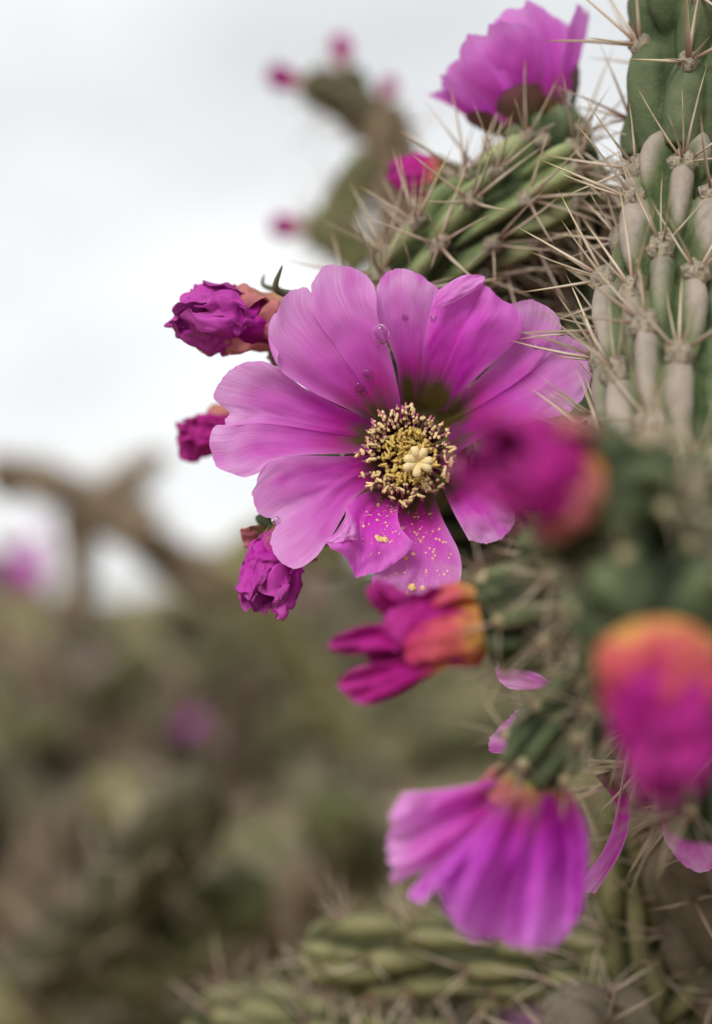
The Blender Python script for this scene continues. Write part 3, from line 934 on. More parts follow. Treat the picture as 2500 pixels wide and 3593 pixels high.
# turned-over margins of two petals
traced_petal(flower, Z1([(1135, 1585), (1118, 1660), (1060, 1742), (1003, 1776)]), Z1([(1150, 1600), (1188, 1680), (1203, 1740), (1200, 1785)]), Z1([(1003, 1776), (1080, 1795), (1150, 1772), (1200, 1785)]),
             off=-.0052, depth=.0012, cup=.0016, wave=.0012, seed=91, nu=30, nv=30, serr=2, u0=.75, name='petal_fold')
traced_petal(flower, Z2([(503, 368), (520, 310), (560, 258), (640, 202)]), Z2([(520, 364), (600, 348), (690, 302), (772, 258)]), Z2([(640, 202), (700, 182), (798, 190), (772, 258)]),
             off=-.0022, depth=.0006, cup=.0012, wave=.0010, seed=92, nu=30, nv=30, serr=2, u0=.62, name='petal_fold')
# throat: the green cup the petals grow from
nu, nv = 14, 48
u = np.linspace(0, 1, nu)[:, None]; w = np.linspace(0, 2 * math.pi, nv, endpoint=False)[None, :]
rad = 20 + 185 * u
V = P(FCX + rad * np.cos(w) * 1.05, FCY + 10 + rad * np.sin(w) * 1.1, 0.0185 - 0.0022 * u ** 2 + 0 * w)
put('throat', V, grid_faces(nu, nv, True), simple_mat('throat_green', [(0.3, (0.06, 0.07, 0.015)), (0.7, (0.14, 0.13, 0.03))], 400, 3, 0.6), flower)
# the cup's outside and the ovary behind it
cb = P(FCX + 20, FCY, .0215)
ovary(flower, P(1500, 1560, .046), cb, 0.0062, M['skin_green'], 61, plant=None)

# stamens: filament + anther, each its own piece
rng = np.random.default_rng(12)


def stamen(c0, c1, c2, c3, ar, al, adir, inner, r=0.00022):
    """bezier filament c0..c3, bean shaped anther of length al along adir at its end"""
    t = np.linspace(0, 1, 10)[:, None]
    pts = (1 - t) ** 3 * c0 + 3 * (1 - t) ** 2 * t * c1 + 3 * (1 - t) * t ** 2 * c2 + t ** 3 * c3
    tt, A, B = frames(pts)
    sd = 6
    an = np.linspace(0, 2 * math.pi, sd, endpoint=False)
    V = (pts[:, None, :] + r * (np.cos(an)[None, :, None] * A[:, None, :] + np.sin(an)[None, :, None] * B[:, None, :])).reshape(-1, 3)
    F = [tuple(f) for f in grid_faces(10, sd, True)]
    mi = [0] * len(F)
    adir = adir / np.linalg.norm(adir)
    x = np.cross(adir, rng.normal(size=3)); x /= np.linalg.norm(x); y = np.cross(adir, x)
    na, nb = 8, 8
    uu = np.linspace(0, math.pi, na)[:, None]; ww = np.linspace(0, 2 * math.pi, nb, endpoint=False)[None, :]
    bend = rng.uniform(-0.5, 0.5)
    z = -np.cos(uu) * al * 0.5
    rr = ar * np.sin(uu) ** 0.55 * (1 + 0.16 * np.cos(2 * ww)) * (1 + 0.18 * np.sin(uu * 5 + rng.uniform(0, 6)))
    Q = c3 + adir * z[..., None] + x * (rr * np.cos(ww) + bend * (z * z) / al)[..., None] + y * (rr * np.sin(ww))[..., None]
    Q = Q + ar * 0.30 * np.stack([vnoise(Q / ar * 1.1, int(rng.integers(0, 99)) + q) for q in range(3)], -1)
    o = len(V)
    V = np.vstack([V, Q.reshape(-1, 3)])
    F2 = [tuple(int(i) + o for i in f) for f in grid_faces(na, nb, True)]
    put('stamen', V, F + F2, [M['filament'], M['anther_in'] if inner else M['anther']], flower, midx=mi + [1] * len(F2))


def FP(dx, dy, dep):     # point by mm offset from the flower's centre in its own plane, depth in mm
    return P(FCX + dx / 1000 / SPX, FCY - dy / 1000 / SPX, dep / 1000)


for k in range(420):
    inner = 92 <= k < 290
    mid = k >= 290
    ang = rng.uniform(0, 2 * math.pi)
    if mid:
        r = rng.uniform(4.6, 7.6); dep = rng.uniform(1.6, 3.6)
    elif not inner:
        r = 5.6 + 3.2 * rng.uniform() ** 0.6
        ang = 2 * math.pi * (k * 0.381966) + rng.normal(0, 0.12)
        dep = rng.uniform(-0.6, 2.2) + (1.2 if r > 8 else 0)
    else:
        r = 0.5 + 4.5 * rng.uniform() ** 0.75
        dep = 3.4 - 0.15 * r + rng.uniform(-1.1, 1.1)
    ca, sa = math.cos(ang), math.sin(ang)
    cxo, cyo = (0.7, -0.5) if inner else (0.0, 0.1)
    x1, y1 = cxo + r * ca, cyo + r * sa * 1.02
    rb = 2.2 + 0.30 * r
    c0 = FP(rb * ca, rb * sa, 13.5 if inner else 10.5)
    c1 = FP((rb + 0.42 * r) * ca, (rb + 0.42 * r) * sa, 10.0 - 0.2 * r if inner else 4.6)
    out = 1.12 + 0.16 * rng.uniform() if not inner else 1.02
    c2 = FP(x1 * out, y1 * out + (0.3 if sa > 0 and not inner else 0), dep + (1.5 if inner else 0.4))
    c3 = FP(x1, y1, dep)
    ad = EX * rng.normal() + EZ * (rng.normal() * 1.1) + EY * rng.normal() * 0.5
    al = rng.uniform(0.8, 2.2) * 1e-3 if not inner else rng.uniform(1.2, 2.3) * 1e-3
    if not inner and not mid and sa > 0.1 and rng.uniform() < 0.35:
        al = .45e-3
    if mid:
        al = .5e-3
    stamen(c0, c1, c2, c3, rng.uniform(0.25, 0.36) * 1e-3, al, ad, inner)

# stigma: cream style with seven plump lobes
sx0, sy0 = 2.3, -1.3
style = curve([FP(0.3, 0, 14), FP(1.0, -0.2, 6), FP(sx0, sy0, -1.5)], 16)
tt, A_, B_ = frames(style)
an = np.linspace(0, 2 * math.pi, 12, endpoint=False)
V = style[:, None, :] + 0.0011 * (np.cos(an)[None, :, None] * A_[:, None, :] + np.sin(an)[None, :, None] * B_[:, None, :])
put('style', V, grid_faces(16, 12, True), M['stigma'], flower)
for k in range(7):
    a = math.pi / 2 + 0.35 + 2 * math.pi * k / 7 + rng.normal(0, 0.1)
    ln = rng.uniform(2.7, 3.2)
    d0 = FP(sx0, sy0, -1.4); d1 = FP(sx0 + ln * 0.55 * math.cos(a), sy0 + ln * 0.55 * math.sin(a), -3.2); d2 = FP(sx0 + ln * math.cos(a), sy0 + ln * math.sin(a), -3.0)
    c = curve([d0, d1, d2], 14)
    tt, A_, B_ = frames(c)
    tq = np.linspace(0, 1, 14)
    prof_ = 0.00092 * (0.62 + 0.40 * tq) * np.sqrt(np.clip(1 - np.clip((tq - .72) / .28, 0, 1) ** 2.4, 0.002, 1))
    V = c[:, None, :] + prof_[:, None, None] * (np.cos(an)[None, :, None] * A_[:, None, :] + np.sin(an)[None, :, None] * B_[:, None, :])
    V = V + 0.00010 * np.stack([vnoise(V * 2600, 7 + q) for q in range(3)], -1)
    V = np.vstack([V.reshape(-1, 3), c[-1:]])
    F = [tuple(f) for f in grid_faces(14, 12, True)] + [(13 * 12 + j, 13 * 12 + (j + 1) % 12, 14 * 12) for j in range(12)]
    put('stigma_lobe', V, F, M['stigma'], flower)

# pollen spilled on the lower petals: grains and crumbs
bm_v, bm_f = [], []
prng = np.random.default_rng(3)


def crumb(pos, nrm, r, flat=0.4):
    o = len(bm_v)
    x = np.cross(nrm, prng.normal(size=3)); x /= np.linalg.norm(x); y = np.cross(nrm, x)
    n_ = 7; ph = prng.uniform(0, 6)
    for j in range(n_):
        a = 2 * math.pi * j / n_ + ph
        rr = r * prng.uniform(0.6, 1.15)
        bm_v.append(pos + rr * (math.cos(a) * x + math.sin(a) * y) + nrm * r * 0.05)
    bm_v.append(pos + nrm * r * flat * prng.uniform(0.7, 1.2))
    for j in range(n_):
        bm_f.append((o + j, o + (j + 1) % n_, o + n_))


for pk, n_, uu, vv, big in ((4, 160, (0.05, 0.9), (0.1, 0.98), 0.00007), (5, 200, (0.1, 0.95), (0.05, 0.95), 0.00008), (4, 75, (0.1, 0.8), (0.3, 0.98), 0.00022), (5, 95, (0.15, 0.95), (0.1, 0.9), 0.00030), (3, 26, (0.3, 0.9), (0.1, 0.9), 0.00010), (2, 14, (.3, .8), (.2, .9), .00008), (8, 12, (.2, .7), (.2, .9), .00008), (1, 10, (.2, .7), (.3, .9), .00008)):
    G = PV[pk]
    for q in range(n_):
        i = int(prng.uniform(*uu) * (G.shape[0] - 2)); j = int(prng.uniform(*vv) * (G.shape[1] - 2))
        nn = np.cross(G[i + 1, j] - G[i, j], G[i, j + 1] - G[i, j]); nn /= np.linalg.norm(nn) + 1e-12
        if nn[1] > 0:
            nn = -nn
        crumb(G[i, j] + nn * 0.00004, nn, big * prng.uniform(0.35, 1.0) * (2.0 if prng.uniform() < 0.06 and big > .0002 else 1))
G = PV[4]; i, j = int(.63 * 63), int(.66 * 71)
nn = np.cross(G[i + 1, j] - G[i, j], G[i, j + 1] - G[i, j]); nn /= np.linalg.norm(nn); nn = nn if nn[1] < 0 else -nn
for q in range(5):
    crumb(G[i, j] + (EX * prng.normal() * .0005 + EZ * prng.normal() * .0002) + nn * 0.00005, nn, .00065, 0.5)
G = PV[5]; i, j = int(.80 * 63), int(.42 * 71)
nn = np.cross(G[i + 1, j] - G[i, j], G[i, j + 1] - G[i, j]); nn /= np.linalg.norm(nn); nn = nn if nn[1] < 0 else -nn
for q in range(5):
    crumb(G[i, j] + (EX * prng.normal() * .0004 + EZ * prng.normal() * .0004) + nn * 0.00005, nn, .0007, 0.5)
put('pollen', bm_v, bm_f, M['pollen'], flower, smooth=False, props={'kind': 'stuff'})


# ---------------------------------------------------------------- withered flowers
def withered(root, base, tip, R, seed, label, ov_r=0.006, ov_mat='skin_green', cream=False, nsp=0, **kw):
    e = empty('withered_flower', base, cactus, label=label)
    ovary(e, root, base, ov_r, M[ov_mat], seed + 200, bag, cactus, cream, nsp)
    wilted_flower(e, base, tip, R, seed, **kw)
    return e


# upper left, crumpled purple tissue with tan sepals
withered(P(1330, 1330, .040), P(1010, 1145, .020), P(640, 1095, .004), 0.0056, 301, 'crumpled purple withered flower with tan sepals', ov_r=0.0058,
         mat='petal_wilt_purple', crumple=0.34, prof=((0, .75), (.3, .85), (.55, .80), (.8, 1.0), (1, .62)), sepals=5, sep_len=0.66, sepal_mat='sepal', fr=1.8, n=7)
# left, small blurred
withered(P(1230, 1500, .046), P(880, 1490, .040), P(640, 1545, .036), 0.0045, 302, 'magenta withered flower with a ragged drooping tip', ov_r=0.0052,
         mat='petal_wilt', crumple=0.42, sepals=3, sepal_mat='sepal', sep_len=.5, prof=((0, .6), (.4, .95), (.75, .9), (1, .6)), fr=1.8)
# below, hanging
withered(P(1250, 1640, .036), P(990, 1870, .015), P(915, 2125, .004), 0.0053, 303, 'crumpled bright magenta withered flower hanging down', ov_r=0.0050,
         mat='petal_wilt_purple', crumple=0.36, prof=((0, .55), (.3, .95), (.6, 1.08), (.85, .95), (1, .6)), sepals=3, sep_len=.35, fr=2.2, n=7)
# on the arched arm
withered(P(1660, 720, .046), P(1550, 650, .050), P(1345, 590, .052), 0.0050, 304, 'small closed magenta withered flower with salmon base', ov_r=0.0048,
         mat='petal_wilt', crumple=0.16, prof=((0, .9), (.4, 1.0), (.75, .85), (1, .35)), sepals=5, sepal_mat='sepal_red', sep_len=.38)
# in front of the open flower, strongly blurred
withered(P(2270, 1900, -.074), P(2050, 1700, -.096), P(1650, 1590, -.104), 0.0068, 305, 'dark magenta withered flower with orange base in front of the open flower', ov_r=0.0080, ov_mat='skin_shaded', cream=True,
         mat='petal_wilt', crumple=0.32, prof=((0, .75), (.35, .95), (.7, 1.0), (1, .7)), sepals=5, sepal_mat='sepal_red', sep_len=.32, n=6)
# below it, pointing left: spread lobes
wf = withered(P(2010, 2110, -.046), P(1700, 2170, -.044), P(1330, 2260, -.043), 0.0056, 306, 'magenta withered flower with spread lobes and orange base pointing sideways', ov_r=0.0066, ov_mat='skin_shaded', cream=True,
              mat='petal_wilt', crumple=0.28, prof=((0, .75), (.35, 1.0), (.7, .95), (1, .7)), sepals=5, sepal_mat='petal_orange', sep_len=.58, n=5, twist=.5)
for q, (eA, eB, tp, of) in enumerate((
        ([(1600, 2280), (1420, 2310), (1280, 2335), (1225, 2350)], [(1600, 2330), (1500, 2380), (1400, 2440), (1330, 2470)], [(1225, 2350), (1190, 2395), (1225, 2450), (1280, 2475), (1330, 2470)], -.049),
        ([(1600, 2190), (1420, 2185), (1280, 2195), (1190, 2225)], [(1600, 2260), (1450, 2290), (1310, 2300), (1215, 2300)], [(1190, 2225), (1155, 2250), (1165, 2285), (1215, 2300)], -.045),
        ([(1600, 2230), (1420, 2200), (1310, 2130), (1280, 2075)], [(1620, 2170), (1530, 2150), (1440, 2090), (1370, 2050)], [(1280, 2075), (1300, 2050), (1330, 2040), (1370, 2050)], -.041),
        ([(1600, 2220), (1450, 2225), (1350, 2235), (1320, 2245)], [(1600, 2320), (1470, 2345), (1380, 2350), (1340, 2350)], [(1320, 2245), (1285, 2290), (1300, 2330), (1340, 2350)], -.0425))):
    traced_petal(wf, eA, eB, tp, off=of, depth=.002, cup=.0035, wave=.0042, folds=((.6, .3, .4, .08, .004), (.75, .72, .3, .07, -.004)), seed=600 + q, mat='petal_wilt', nu=36, nv=30, serr=6)
# right, hanging bud, strongest blur
withered(P(2260, 2040, -.076), P(2290, 2230, -.100), P(2370, 2800, -.110), 0.0062, 307, 'drooping withered flower, orange above and magenta below', ov_r=0.0085, ov_mat='skin_shaded', cream=True,
         mat='petal_wilt', crumple=0.34, prof=((0, .75), (.25, 1.05), (.6, 1.0), (.85, .75), (1, .4)), sepals=7, sepal_mat='petal_orange', sep_len=.48, n=7)


# ---------------------------------------------------------------- half open flowers
def open_flower(base, axis, root, length, width, n, a0, a1, seed, label, plant, ov_r=0.007, ov_mat='skin_green', mat='petal_soft', sep='sepal_green', nsep=5, cream=False, nu=30, nv=24, ovary_=True, sepl=.45, spread=0.12, notch=.08):
    rg = np.random.default_rng(seed)
    e = empty('flower', base, plant)
    if label:
        e['label'] = label
    axis = np.asarray(axis, float) / np.linalg.norm(axis)
    if ovary_:
        ovary(e, root, base, ov_r, M[ov_mat], seed + 400, bag if plant is cactus else None, plant if plant is cactus else None, cream)
    a = np.cross(axis, [0.31, 0.9, 0.1]); a /= np.linalg.norm(a); b = np.cross(axis, a)
    for k in range(n):
        az = 2 * math.pi * k / n + rg.normal(0, 0.15)
        free_petal(e, base, axis, a * math.cos(az) + b * math.sin(az), length * rg.uniform(.86, 1.08), width * rg.uniform(.85, 1.15),
                   a0 + rg.normal(0, spread * .6), a1 + rg.normal(0, spread), cup=rg.uniform(.15, .4), seed=seed + k, mat=mat, nu=nu, nv=nv, r0=ov_r * .55, notch=notch * rg.uniform(0.2, 1.6), wave=.05)
    for k in range(nsep):
        az = 2 * math.pi * (k + .5) / nsep + rg.normal(0, 0.2)
        free_petal(e, base - axis * .001, axis, a * math.cos(az) + b * math.sin(az), length * sepl * rg.uniform(.8, 1.2), width * (.62 if nsep < 7 else .34), a0 + .10, a1 + .06, cup=.3, seed=seed + 50 + k, mat=sep, nu=14, nv=12, r0=ov_r * .8, name='sepal', notch=0.0)
    return e


def axis_from(dx, dy, dz):      # right, up, away
    return EX * dx + EZ * dy + EY * dz


# top flower on the arm (seen from the side)
open_flower(P(1905, 450, .040), axis_from(-.42, .88, .12), P(1960, 600, .037), 0.0245, 0.0165, 8, 0.75, 0.42, 501, 'blurred magenta flower seen from the side, facing up', cactus, ov_r=.0068)
# bottom flower, hanging like a bell
open_flower(P(1850, 2715, -.044), axis_from(-.30, -.92, .16), P(2160, 2330, -.046), 0.0215, 0.0165, 6, 0.62, 0.22, 502, 'drooping magenta flower with petals hanging like a bell', cactus, ov_r=.0050, ov_mat='skin_shaded', sep='sepal_red', nsep=8, cream=True, sepl=.27, spread=.26, notch=.15)
bell = bpy.data.objects['flower.002']
for q, (eA, eB, tp, of, cu) in enumerate((
        ([(1740, 2735), (1580, 2765), (1420, 2780)], [(1770, 2850), (1620, 2960), (1490, 3050), (1385, 3100)], [(1420, 2780), (1382, 2830), (1365, 2950), (1368, 3050), (1385, 3100)], -.051, .004),
        ([(1750, 2830), (1600, 2980), (1470, 3090), (1432, 3140)], [(1800, 2860), (1700, 3010), (1620, 3130), (1570, 3180)], [(1432, 3140), (1480, 3172), (1530, 3120), (1570, 3180)], -.054, .003),
        ([(1765, 2810), (1650, 2980), (1570, 3110), (1555, 3200)], [(1905, 2790), (1875, 3000), (1840, 3150), (1800, 3312)], [(1555, 3200), (1610, 3262), (1655, 3300), (1740, 3305), (1800, 3312)], -.059, .007),
        ([(1860, 2800), (1840, 3000), (1785, 3170), (1755, 3300)], [(2000, 2770), (2060, 2900), (2068, 3050), (2046, 3190)], [(1755, 3300), (1850, 3334), (1957, 3316), (2020, 3245), (2046, 3190)], -.057, .008))):
    traced_petal(bell, eA, eB, tp, off=of, depth=.003, cup=cu, wave=.003, seed=640 + q, mat='petal' if q == 0 else 'petal_deep', nu=44, nv=44, serr=16,
                 folds=(((.7, .50, .6, .09, .010), (.9, .85, .3, .06, -.006)), ((.8, .55, .4, .08, -.006),), ((.75, .30, .7, .07, -.010), (.9, .68, .4, .10, .007)), ((.6, .62, .7, .12, .012), (.95, .25, .3, .08, -.006)))[q], u0=.12)
# flower hidden behind the withered ones: only petals show
hid = empty('flower', P(2120, 2650, .012), cactus, label='pale magenta flower mostly hidden behind withered flowers')
ovary(hid, P(2330, 2500, .010), P(2140, 2650, .016), .006, M['skin_green'], 71)
traced_petal(hid, [(2060, 2520), (1900, 2480), (1815, 2490)], [(2060, 2690), (1880, 2660), (1765, 2642)], [(1815, 2490), (1750, 2555), (1716, 2600), (1722, 2640), (1765, 2642)], off=.001, depth=.008, seed=41, nu=36, nv=36, serr=5)
traced_petal(hid, [(2060, 2560), (1930, 2390), (1790, 2330), (1748, 2318)], [(2120, 2500), (2000, 2420), (1880, 2420)], [(1748, 2318), (1738, 2360), (1760, 2395), (1800, 2420), (1880, 2420)], off=.003, depth=.008, seed=42, nu=36, nv=36, serr=6)
traced_petal(hid, [(2090, 2720), (2160, 2830), (2120, 2980), (2040, 3090)], [(2170, 2700), (2215, 2830), (2185, 2980), (2090, 3135)], [(2040, 3090), (2045, 3130), (2090, 3135)], off=.0, depth=.008, seed=43, nu=36, nv=28, serr=2)
traced_petal(hid, [(2330, 2860), (2325, 2900), (2335, 2955)], [(2420, 2840), (2520, 2880), (2580, 2980)], [(2335, 2955), (2400, 3035), (2480, 3060), (2580, 2980)], off=.002, depth=.008, seed=44, nu=36, nv=36)

# small curved leaves beside the crumpled flower
for (a, b_, c, r) in ((P(1025, 1035, .012), P(968, 1010, .010), P(992, 928, .008), .00085), (P(985, 1020, .026), P(925, 1000, .025), P(928, 960, .024), .0007)):
    cc = curve([a, b_, c], 16)
    tt, A_, B_ = frames(cc)
    an = np.linspace(0, 2 * math.pi, 8, endpoint=False)
    rr = r * (1 - np.linspace(0, 1, 16)) ** 0.6 + 0.00003
    put('leaf', cc[:, None, :] + rr[:, None, None] * (np.cos(an)[None, :, None] * A_[:, None, :] + np.sin(an)[None, :, None] * B_[:, None, :]), grid_faces(16, 8, True), M['leaf'], cactus)

sp_o = put('spines', bag.v, bag.f, M['spine'], cactus, uv=bag.uv, props={'kind': 'stuff'})


# ---------------------------------------------------------------- water droplets
def droplet(pk, sx, sy, rpx, label, flat=0.55, stretch=1.0):
    G = PV[pk].reshape(-1, 3)
    f = PV[pk]
    # nearest surface point to the pixel
    cx = (f - np.array([0, 0, CAMZ]))
    dep = cx @ EY
    px = (cx @ EX) / dep * DF / SPX + FW / 2; py = FH / 2 - (cx @ EZ) / dep * DF / SPX
    i, j = np.unravel_index(np.argmin((px - sx) ** 2 + (py - sy) ** 2), px.shape)
    i = min(max(i, 1), f.shape[0] - 2); j = min(max(j, 1), f.shape[1] - 2)
    nn = np.cross(f[i + 1, j] - f[i - 1, j], f[i, j + 1] - f[i, j - 1]); nn /= np.linalg.norm(nn)
    if nn[1] > 0:
        nn = -nn
    r = rpx * SPX
    me = bpy.data.meshes.new('water_droplet')
    nu, nv = 14, 24
    u = np.linspace(0, math.pi, nu)[:, None]; w = np.linspace(0, 2 * math.pi, nv, endpoint=False)[None, :]
    x = np.cross(nn, [0, 0, 1.0]); x /= np.linalg.norm(x); y = np.cross(nn, x)
    zz = np.cos(u); zz = np.where(zz < 0, zz * 0.25, zz)
    V = f[i, j] + nn * (zz * r * flat + r * 0.06)[..., None] + x * (np.sin(u) * np.cos(w) * r)[..., None] + y * (np.sin(u) * np.sin(w) * r * stretch)[..., None]
    put('water_droplet', V, grid_faces(nu, nv, True), M['water'], None, origin=f[i, j], props={'label': label, 'category': 'droplet', 'group': 'water droplets on the open flower'})


droplet(1, 1336, 1172, 33, 'large clear water droplet between two upper petals', 0.9, 1.2)
droplet(1, 1293, 1310, 21, 'round water droplet low on the two-lobed upper petal')
droplet(1, 1265, 1365, 24, 'faint flat water droplet nearest the stamens on the upper petal', 0.3)
droplet(9, 1421, 1112, 15, 'water droplet on the narrow uppermost petal')
droplet(8, 1522, 1114, 14, 'water droplet on the petal with a folded tip')
droplet(7, 1882, 1210, 13, 'tiny water droplet on the broad petal beside the stem')
droplet(3, 972, 1825, 17, 'water droplet caught in the notch of the lower petal')

# ================================================================== OTHER CACTI
BGP_ME = {}


def bg_flower(plant, base, axis, size, seed, closed=False):
    """small flower of a background plant: petals share four meshes"""
    rg = np.random.default_rng(seed)
    axis = np.asarray(axis, float) / np.linalg.norm(axis)
    e = empty('withered_flower' if closed else 'flower', base, plant)
    key = ('c' if closed else 'o')
    if key not in BGP_ME:
        BGP_ME[key] = []
        for q in range(3):
            o = free_petal(None, np.zeros(3), np.array([0, 0, 1.0]), np.array([1.0, 0, 0]), 1.0, .62, .5 if not closed else .3, .75 if not closed else -.25, seed=900 + q, mat='petal_soft' if not closed else 'petal_wilt', nu=12, nv=10, r0=.1)
            # vertices are world, centred on their mean: move to origin frame
            org = ORG[o.name]
            co = np.empty(len(o.data.vertices) * 3); o.data.vertices.foreach_get('co', co)
            co = co.reshape(-1, 3) + org
            o.data.vertices.foreach_set('co', co.ravel())
            BGP_ME[key].append(o.data)
            bpy.data.objects.remove(o)
    q = Vector((0, 0, 1)).rotation_difference(V3(axis))
    n = 8 if not closed else 6
    for k in range(n):
        p = bpy.data.objects.new('petal', BGP_ME[key][k % 3])
        p.rotation_mode = 'QUATERNION'
        p.rotation_quaternion = q @ Quaternion((0, 0, 1), 2 * math.pi * k / n + rg.normal(0, .12))
        s = size * rg.uniform(.85, 1.1)
        p.scale = (s, s, s)
        link(p, e)
    return e


def bg_joint(plant, pts, r, mat, bagx, seed, ds=0.003, nth=32, nsp=5, Ls=(0.010, 0.020), **kw):
    rads = [r * .8, r, r, r * .85] if not isinstance(r, (list, tuple)) else r
    return add_joint(plant, pts, rads, mat, spines=(nsp, Ls), bag=bagx, seed=seed, areole_objs=False, ds=ds, nth=nth, ranks=5, **{**dict(pitch=.024, tl=.013, tw=.0034, th=.0048), **kw})


def finish_plant(plant, bagx):
    put('spines', bagx.v, bagx.f, M['spine'], plant, uv=bagx.uv, props={'kind': 'stuff'})


def ground_under(p):
    return np.array([p[0], p[1], ground_z(p[0], p[1])])


def new_plant(at, label, name='cholla_cactus'):
    g = ground_under(at)
    return empty(name, g, label=label, category='cactus', group='cholla cacti'), g


# --- olive plant low behind the drooping flower: a stem and two level arms, softly blurred
pl, g = new_plant(P(2290, 4200, .075), 'olive green cholla with a level arm below the drooping flower')
bx = Bag()
st = [g - np.array([0, 0, .03]), P(2320, 6000, .075), P(2290, 4000, .07), P(2270, 3500, .062), P(2250, 3150, .058), P(2230, 2850, .056), P(2225, 2700, .056)]
bg_joint(pl, st, [.016, .014, .012, .0095, .0088, .0085, .006], M['skin_olive'], bx, 701, ds=.0014, nth=110, tw=.0021, th=.0042, power=.5, tl=.0105, pitch=.021, twist=9)
bg_joint(pl, [P(2200, 3420, .062), P(1900, 3380, .075), P(1500, 3370, .084), P(1200, 3350, .086), P(1060, 3320, .086)], [.0058, .0064, .0066, .0066, .005], M['skin_olive'], bx, 702, ds=.001, nth=120, tw=.0021, th=.0042, power=.5, tl=.0105, pitch=.021, twist=9)
bg_joint(pl, [P(2280, 3700, .068), P(1700, 3800, .075), P(1100, 3670, .10), P(800, 3600, .115), P(690, 3550, .12)], [.0075, .0082, .0085, .0085, .007], M['skin_olive'], bx, 703, ds=.0014, nth=110, tw=.0021, th=.0042, power=.5, tl=.0105, pitch=.021, twist=9)
bg_joint(pl, [P(2300, 3600, .062), P(2480, 3400, .060), P(2620, 3150, .062)], .0085, M['skin_olive'], bx, 704, ds=.0014, nth=110, tw=.0021, th=.0042, power=.5, tl=.0105, pitch=.021, twist=9)
bg_joint(pl, [P(2240, 3560, .05), P(2080, 3640, .045), P(1980, 3500, .04)], .005, M['skin_bark'], bx, 705, ds=.0014, nth=60, nsp=7)
finish_plant(pl, bx)

# --- plant behind, upper middle: arms with buds against the sky
pl, g = new_plant(P(2600, 3000, .27), 'blurred cholla with budded arms against the sky above the open flower')
bx = Bag()
D2 = .24
bg_joint(pl, [g - np.array([0, 0, .03]), P(2700, 4000, .27), P(2500, 2200, .27), P(1900, 1500, .26), P(1500, 1150, D2), P(1380, 960, D2)], [.02, .018, .012, .009, .007, .0055], M['bg_bark'], bx, 711, ds=.0025, nth=48)
NK = dict(ds=.002, nth=48, th=.0040, tw=.0022)
bg_joint(pl, [P(1400, 1000, D2), P(1395, 800, D2), P(1385, 640, D2), P(1365, 480, D2), P(1330, 360, D2)], [.0052, .0052, .0052, .0052, .004], M['bg_bark'], bx, 712, **NK)
bg_joint(pl, [P(1350, 440, D2), P(1260, 385, D2), P(1170, 330, D2), P(1050, 290, D2)], [.004, .0048, .0042, .002], M['bg_dark'], bx, 713, **NK)
bg_joint(pl, [P(1225, 360, D2), P(1220, 300, D2), P(1208, 230, D2)], [.0036, .0034, .0024], M['bg_dark'], bx, 714, **NK)
bg_joint(pl, [P(1300, 930, D2), P(1230, 860, D2), P(1150, 815, D2), P(1060, 800, D2)], [.0046, .0044, .0036, .002], M['bg_green'], bx, 715, **NK)
bg_joint(pl, [P(1190, 880, D2), P(1190, 760, D2), P(1250, 640, D2), P(1340, 540, D2)], [.0042, .0042, .004, .0034], M['bg_green'], bx, 716, **NK)
bg_flower(pl, P(1080, 298, D2), axis_from(-1, .25, 0), .013, 1, True)
bg_flower(pl, P(1210, 250, D2), axis_from(-.1, 1, 0), .012, 2, True)
bg_flower(pl, P(1330, 365, D2), axis_from(.5, .9, 0), .010, 3, True)
bg_flower(pl, P(1085, 802, D2), axis_from(-1, .1, 0), .013, 4, True)
finish_plant(pl, bx)

# --- plant at the left whose arms cross the pale sky
pl, g = new_plant(P(1600, 3000, .78), 'strongly blurred cholla whose thin brown arms cross the pale sky')
bx = Bag()
D3 = .62
bg_joint(pl, [g - np.array([0, 0, .04]), P(1500, 4200, .75), P(1380, 3000, .7), P(1130, 2450, .66), P(900, 2080, D3), P(800, 1900, D3)], [.022, .018, .010, .008, .009, .008], M['bg_olive'], bx, 721)
bg_joint(pl, [P(830, 2060, D3), P(640, 1990, D3), P(480, 1880, D3), P(330, 1770, D3), P(200, 1690, D3), P(60, 1650, D3), P(-60, 1640, D3)], [.009, .0085, .007, .0075, .005, .0045, .004], M['bg_bark'], bx, 722)
bg_joint(pl, [P(330, 1770, D3), P(430, 1700, D3), P(510, 1640, D3), P(580, 1590, D3)], [.005, .004, .0035, .002], M['bg_bark'], bx, 723)
bg_joint(pl, [P(300, 1760, D3), P(260, 1830, D3), P(290, 1950, D3), P(280, 2080, D3), P(270, 2200, D3)], [.006, .005, .004, .004, .004], M['bg_bark'], bx, 724)
bg_joint(pl, [P(60, 1640, D3), P(20, 1690, D3), P(-30, 1730, D3)], [.009, .009, .008], M['bg_bark'], bx, 725)
bg_joint(pl, [P(820, 1980, D3), P(950, 1930, D3), P(1080, 1900, D3), P(1250, 1910, D3)], [.010, .012, .012, .009], M['bg_olive'], bx, 726)
org_ = np.random.default_rng(66)
for q, (x, y) in enumerate(((420, 1850), (560, 1930), (250, 1720), (700, 2010), (120, 1660), (350, 1790), (480, 1690))):
    a_ = org_.uniform(0, 6.28); l_ = org_.uniform(60, 120)
    bg_joint(pl, [P(x, y, D3), P(x + .5 * l_ * math.cos(a_), y + .5 * l_ * math.sin(a_), D3 + .01), P(x + l_ * math.cos(a_), y + l_ * math.sin(a_), D3 + org_.normal(0, .03))], [.004, .005, .0035], M['bg_bark'], bx, 730 + q)
finish_plant(pl, bx)


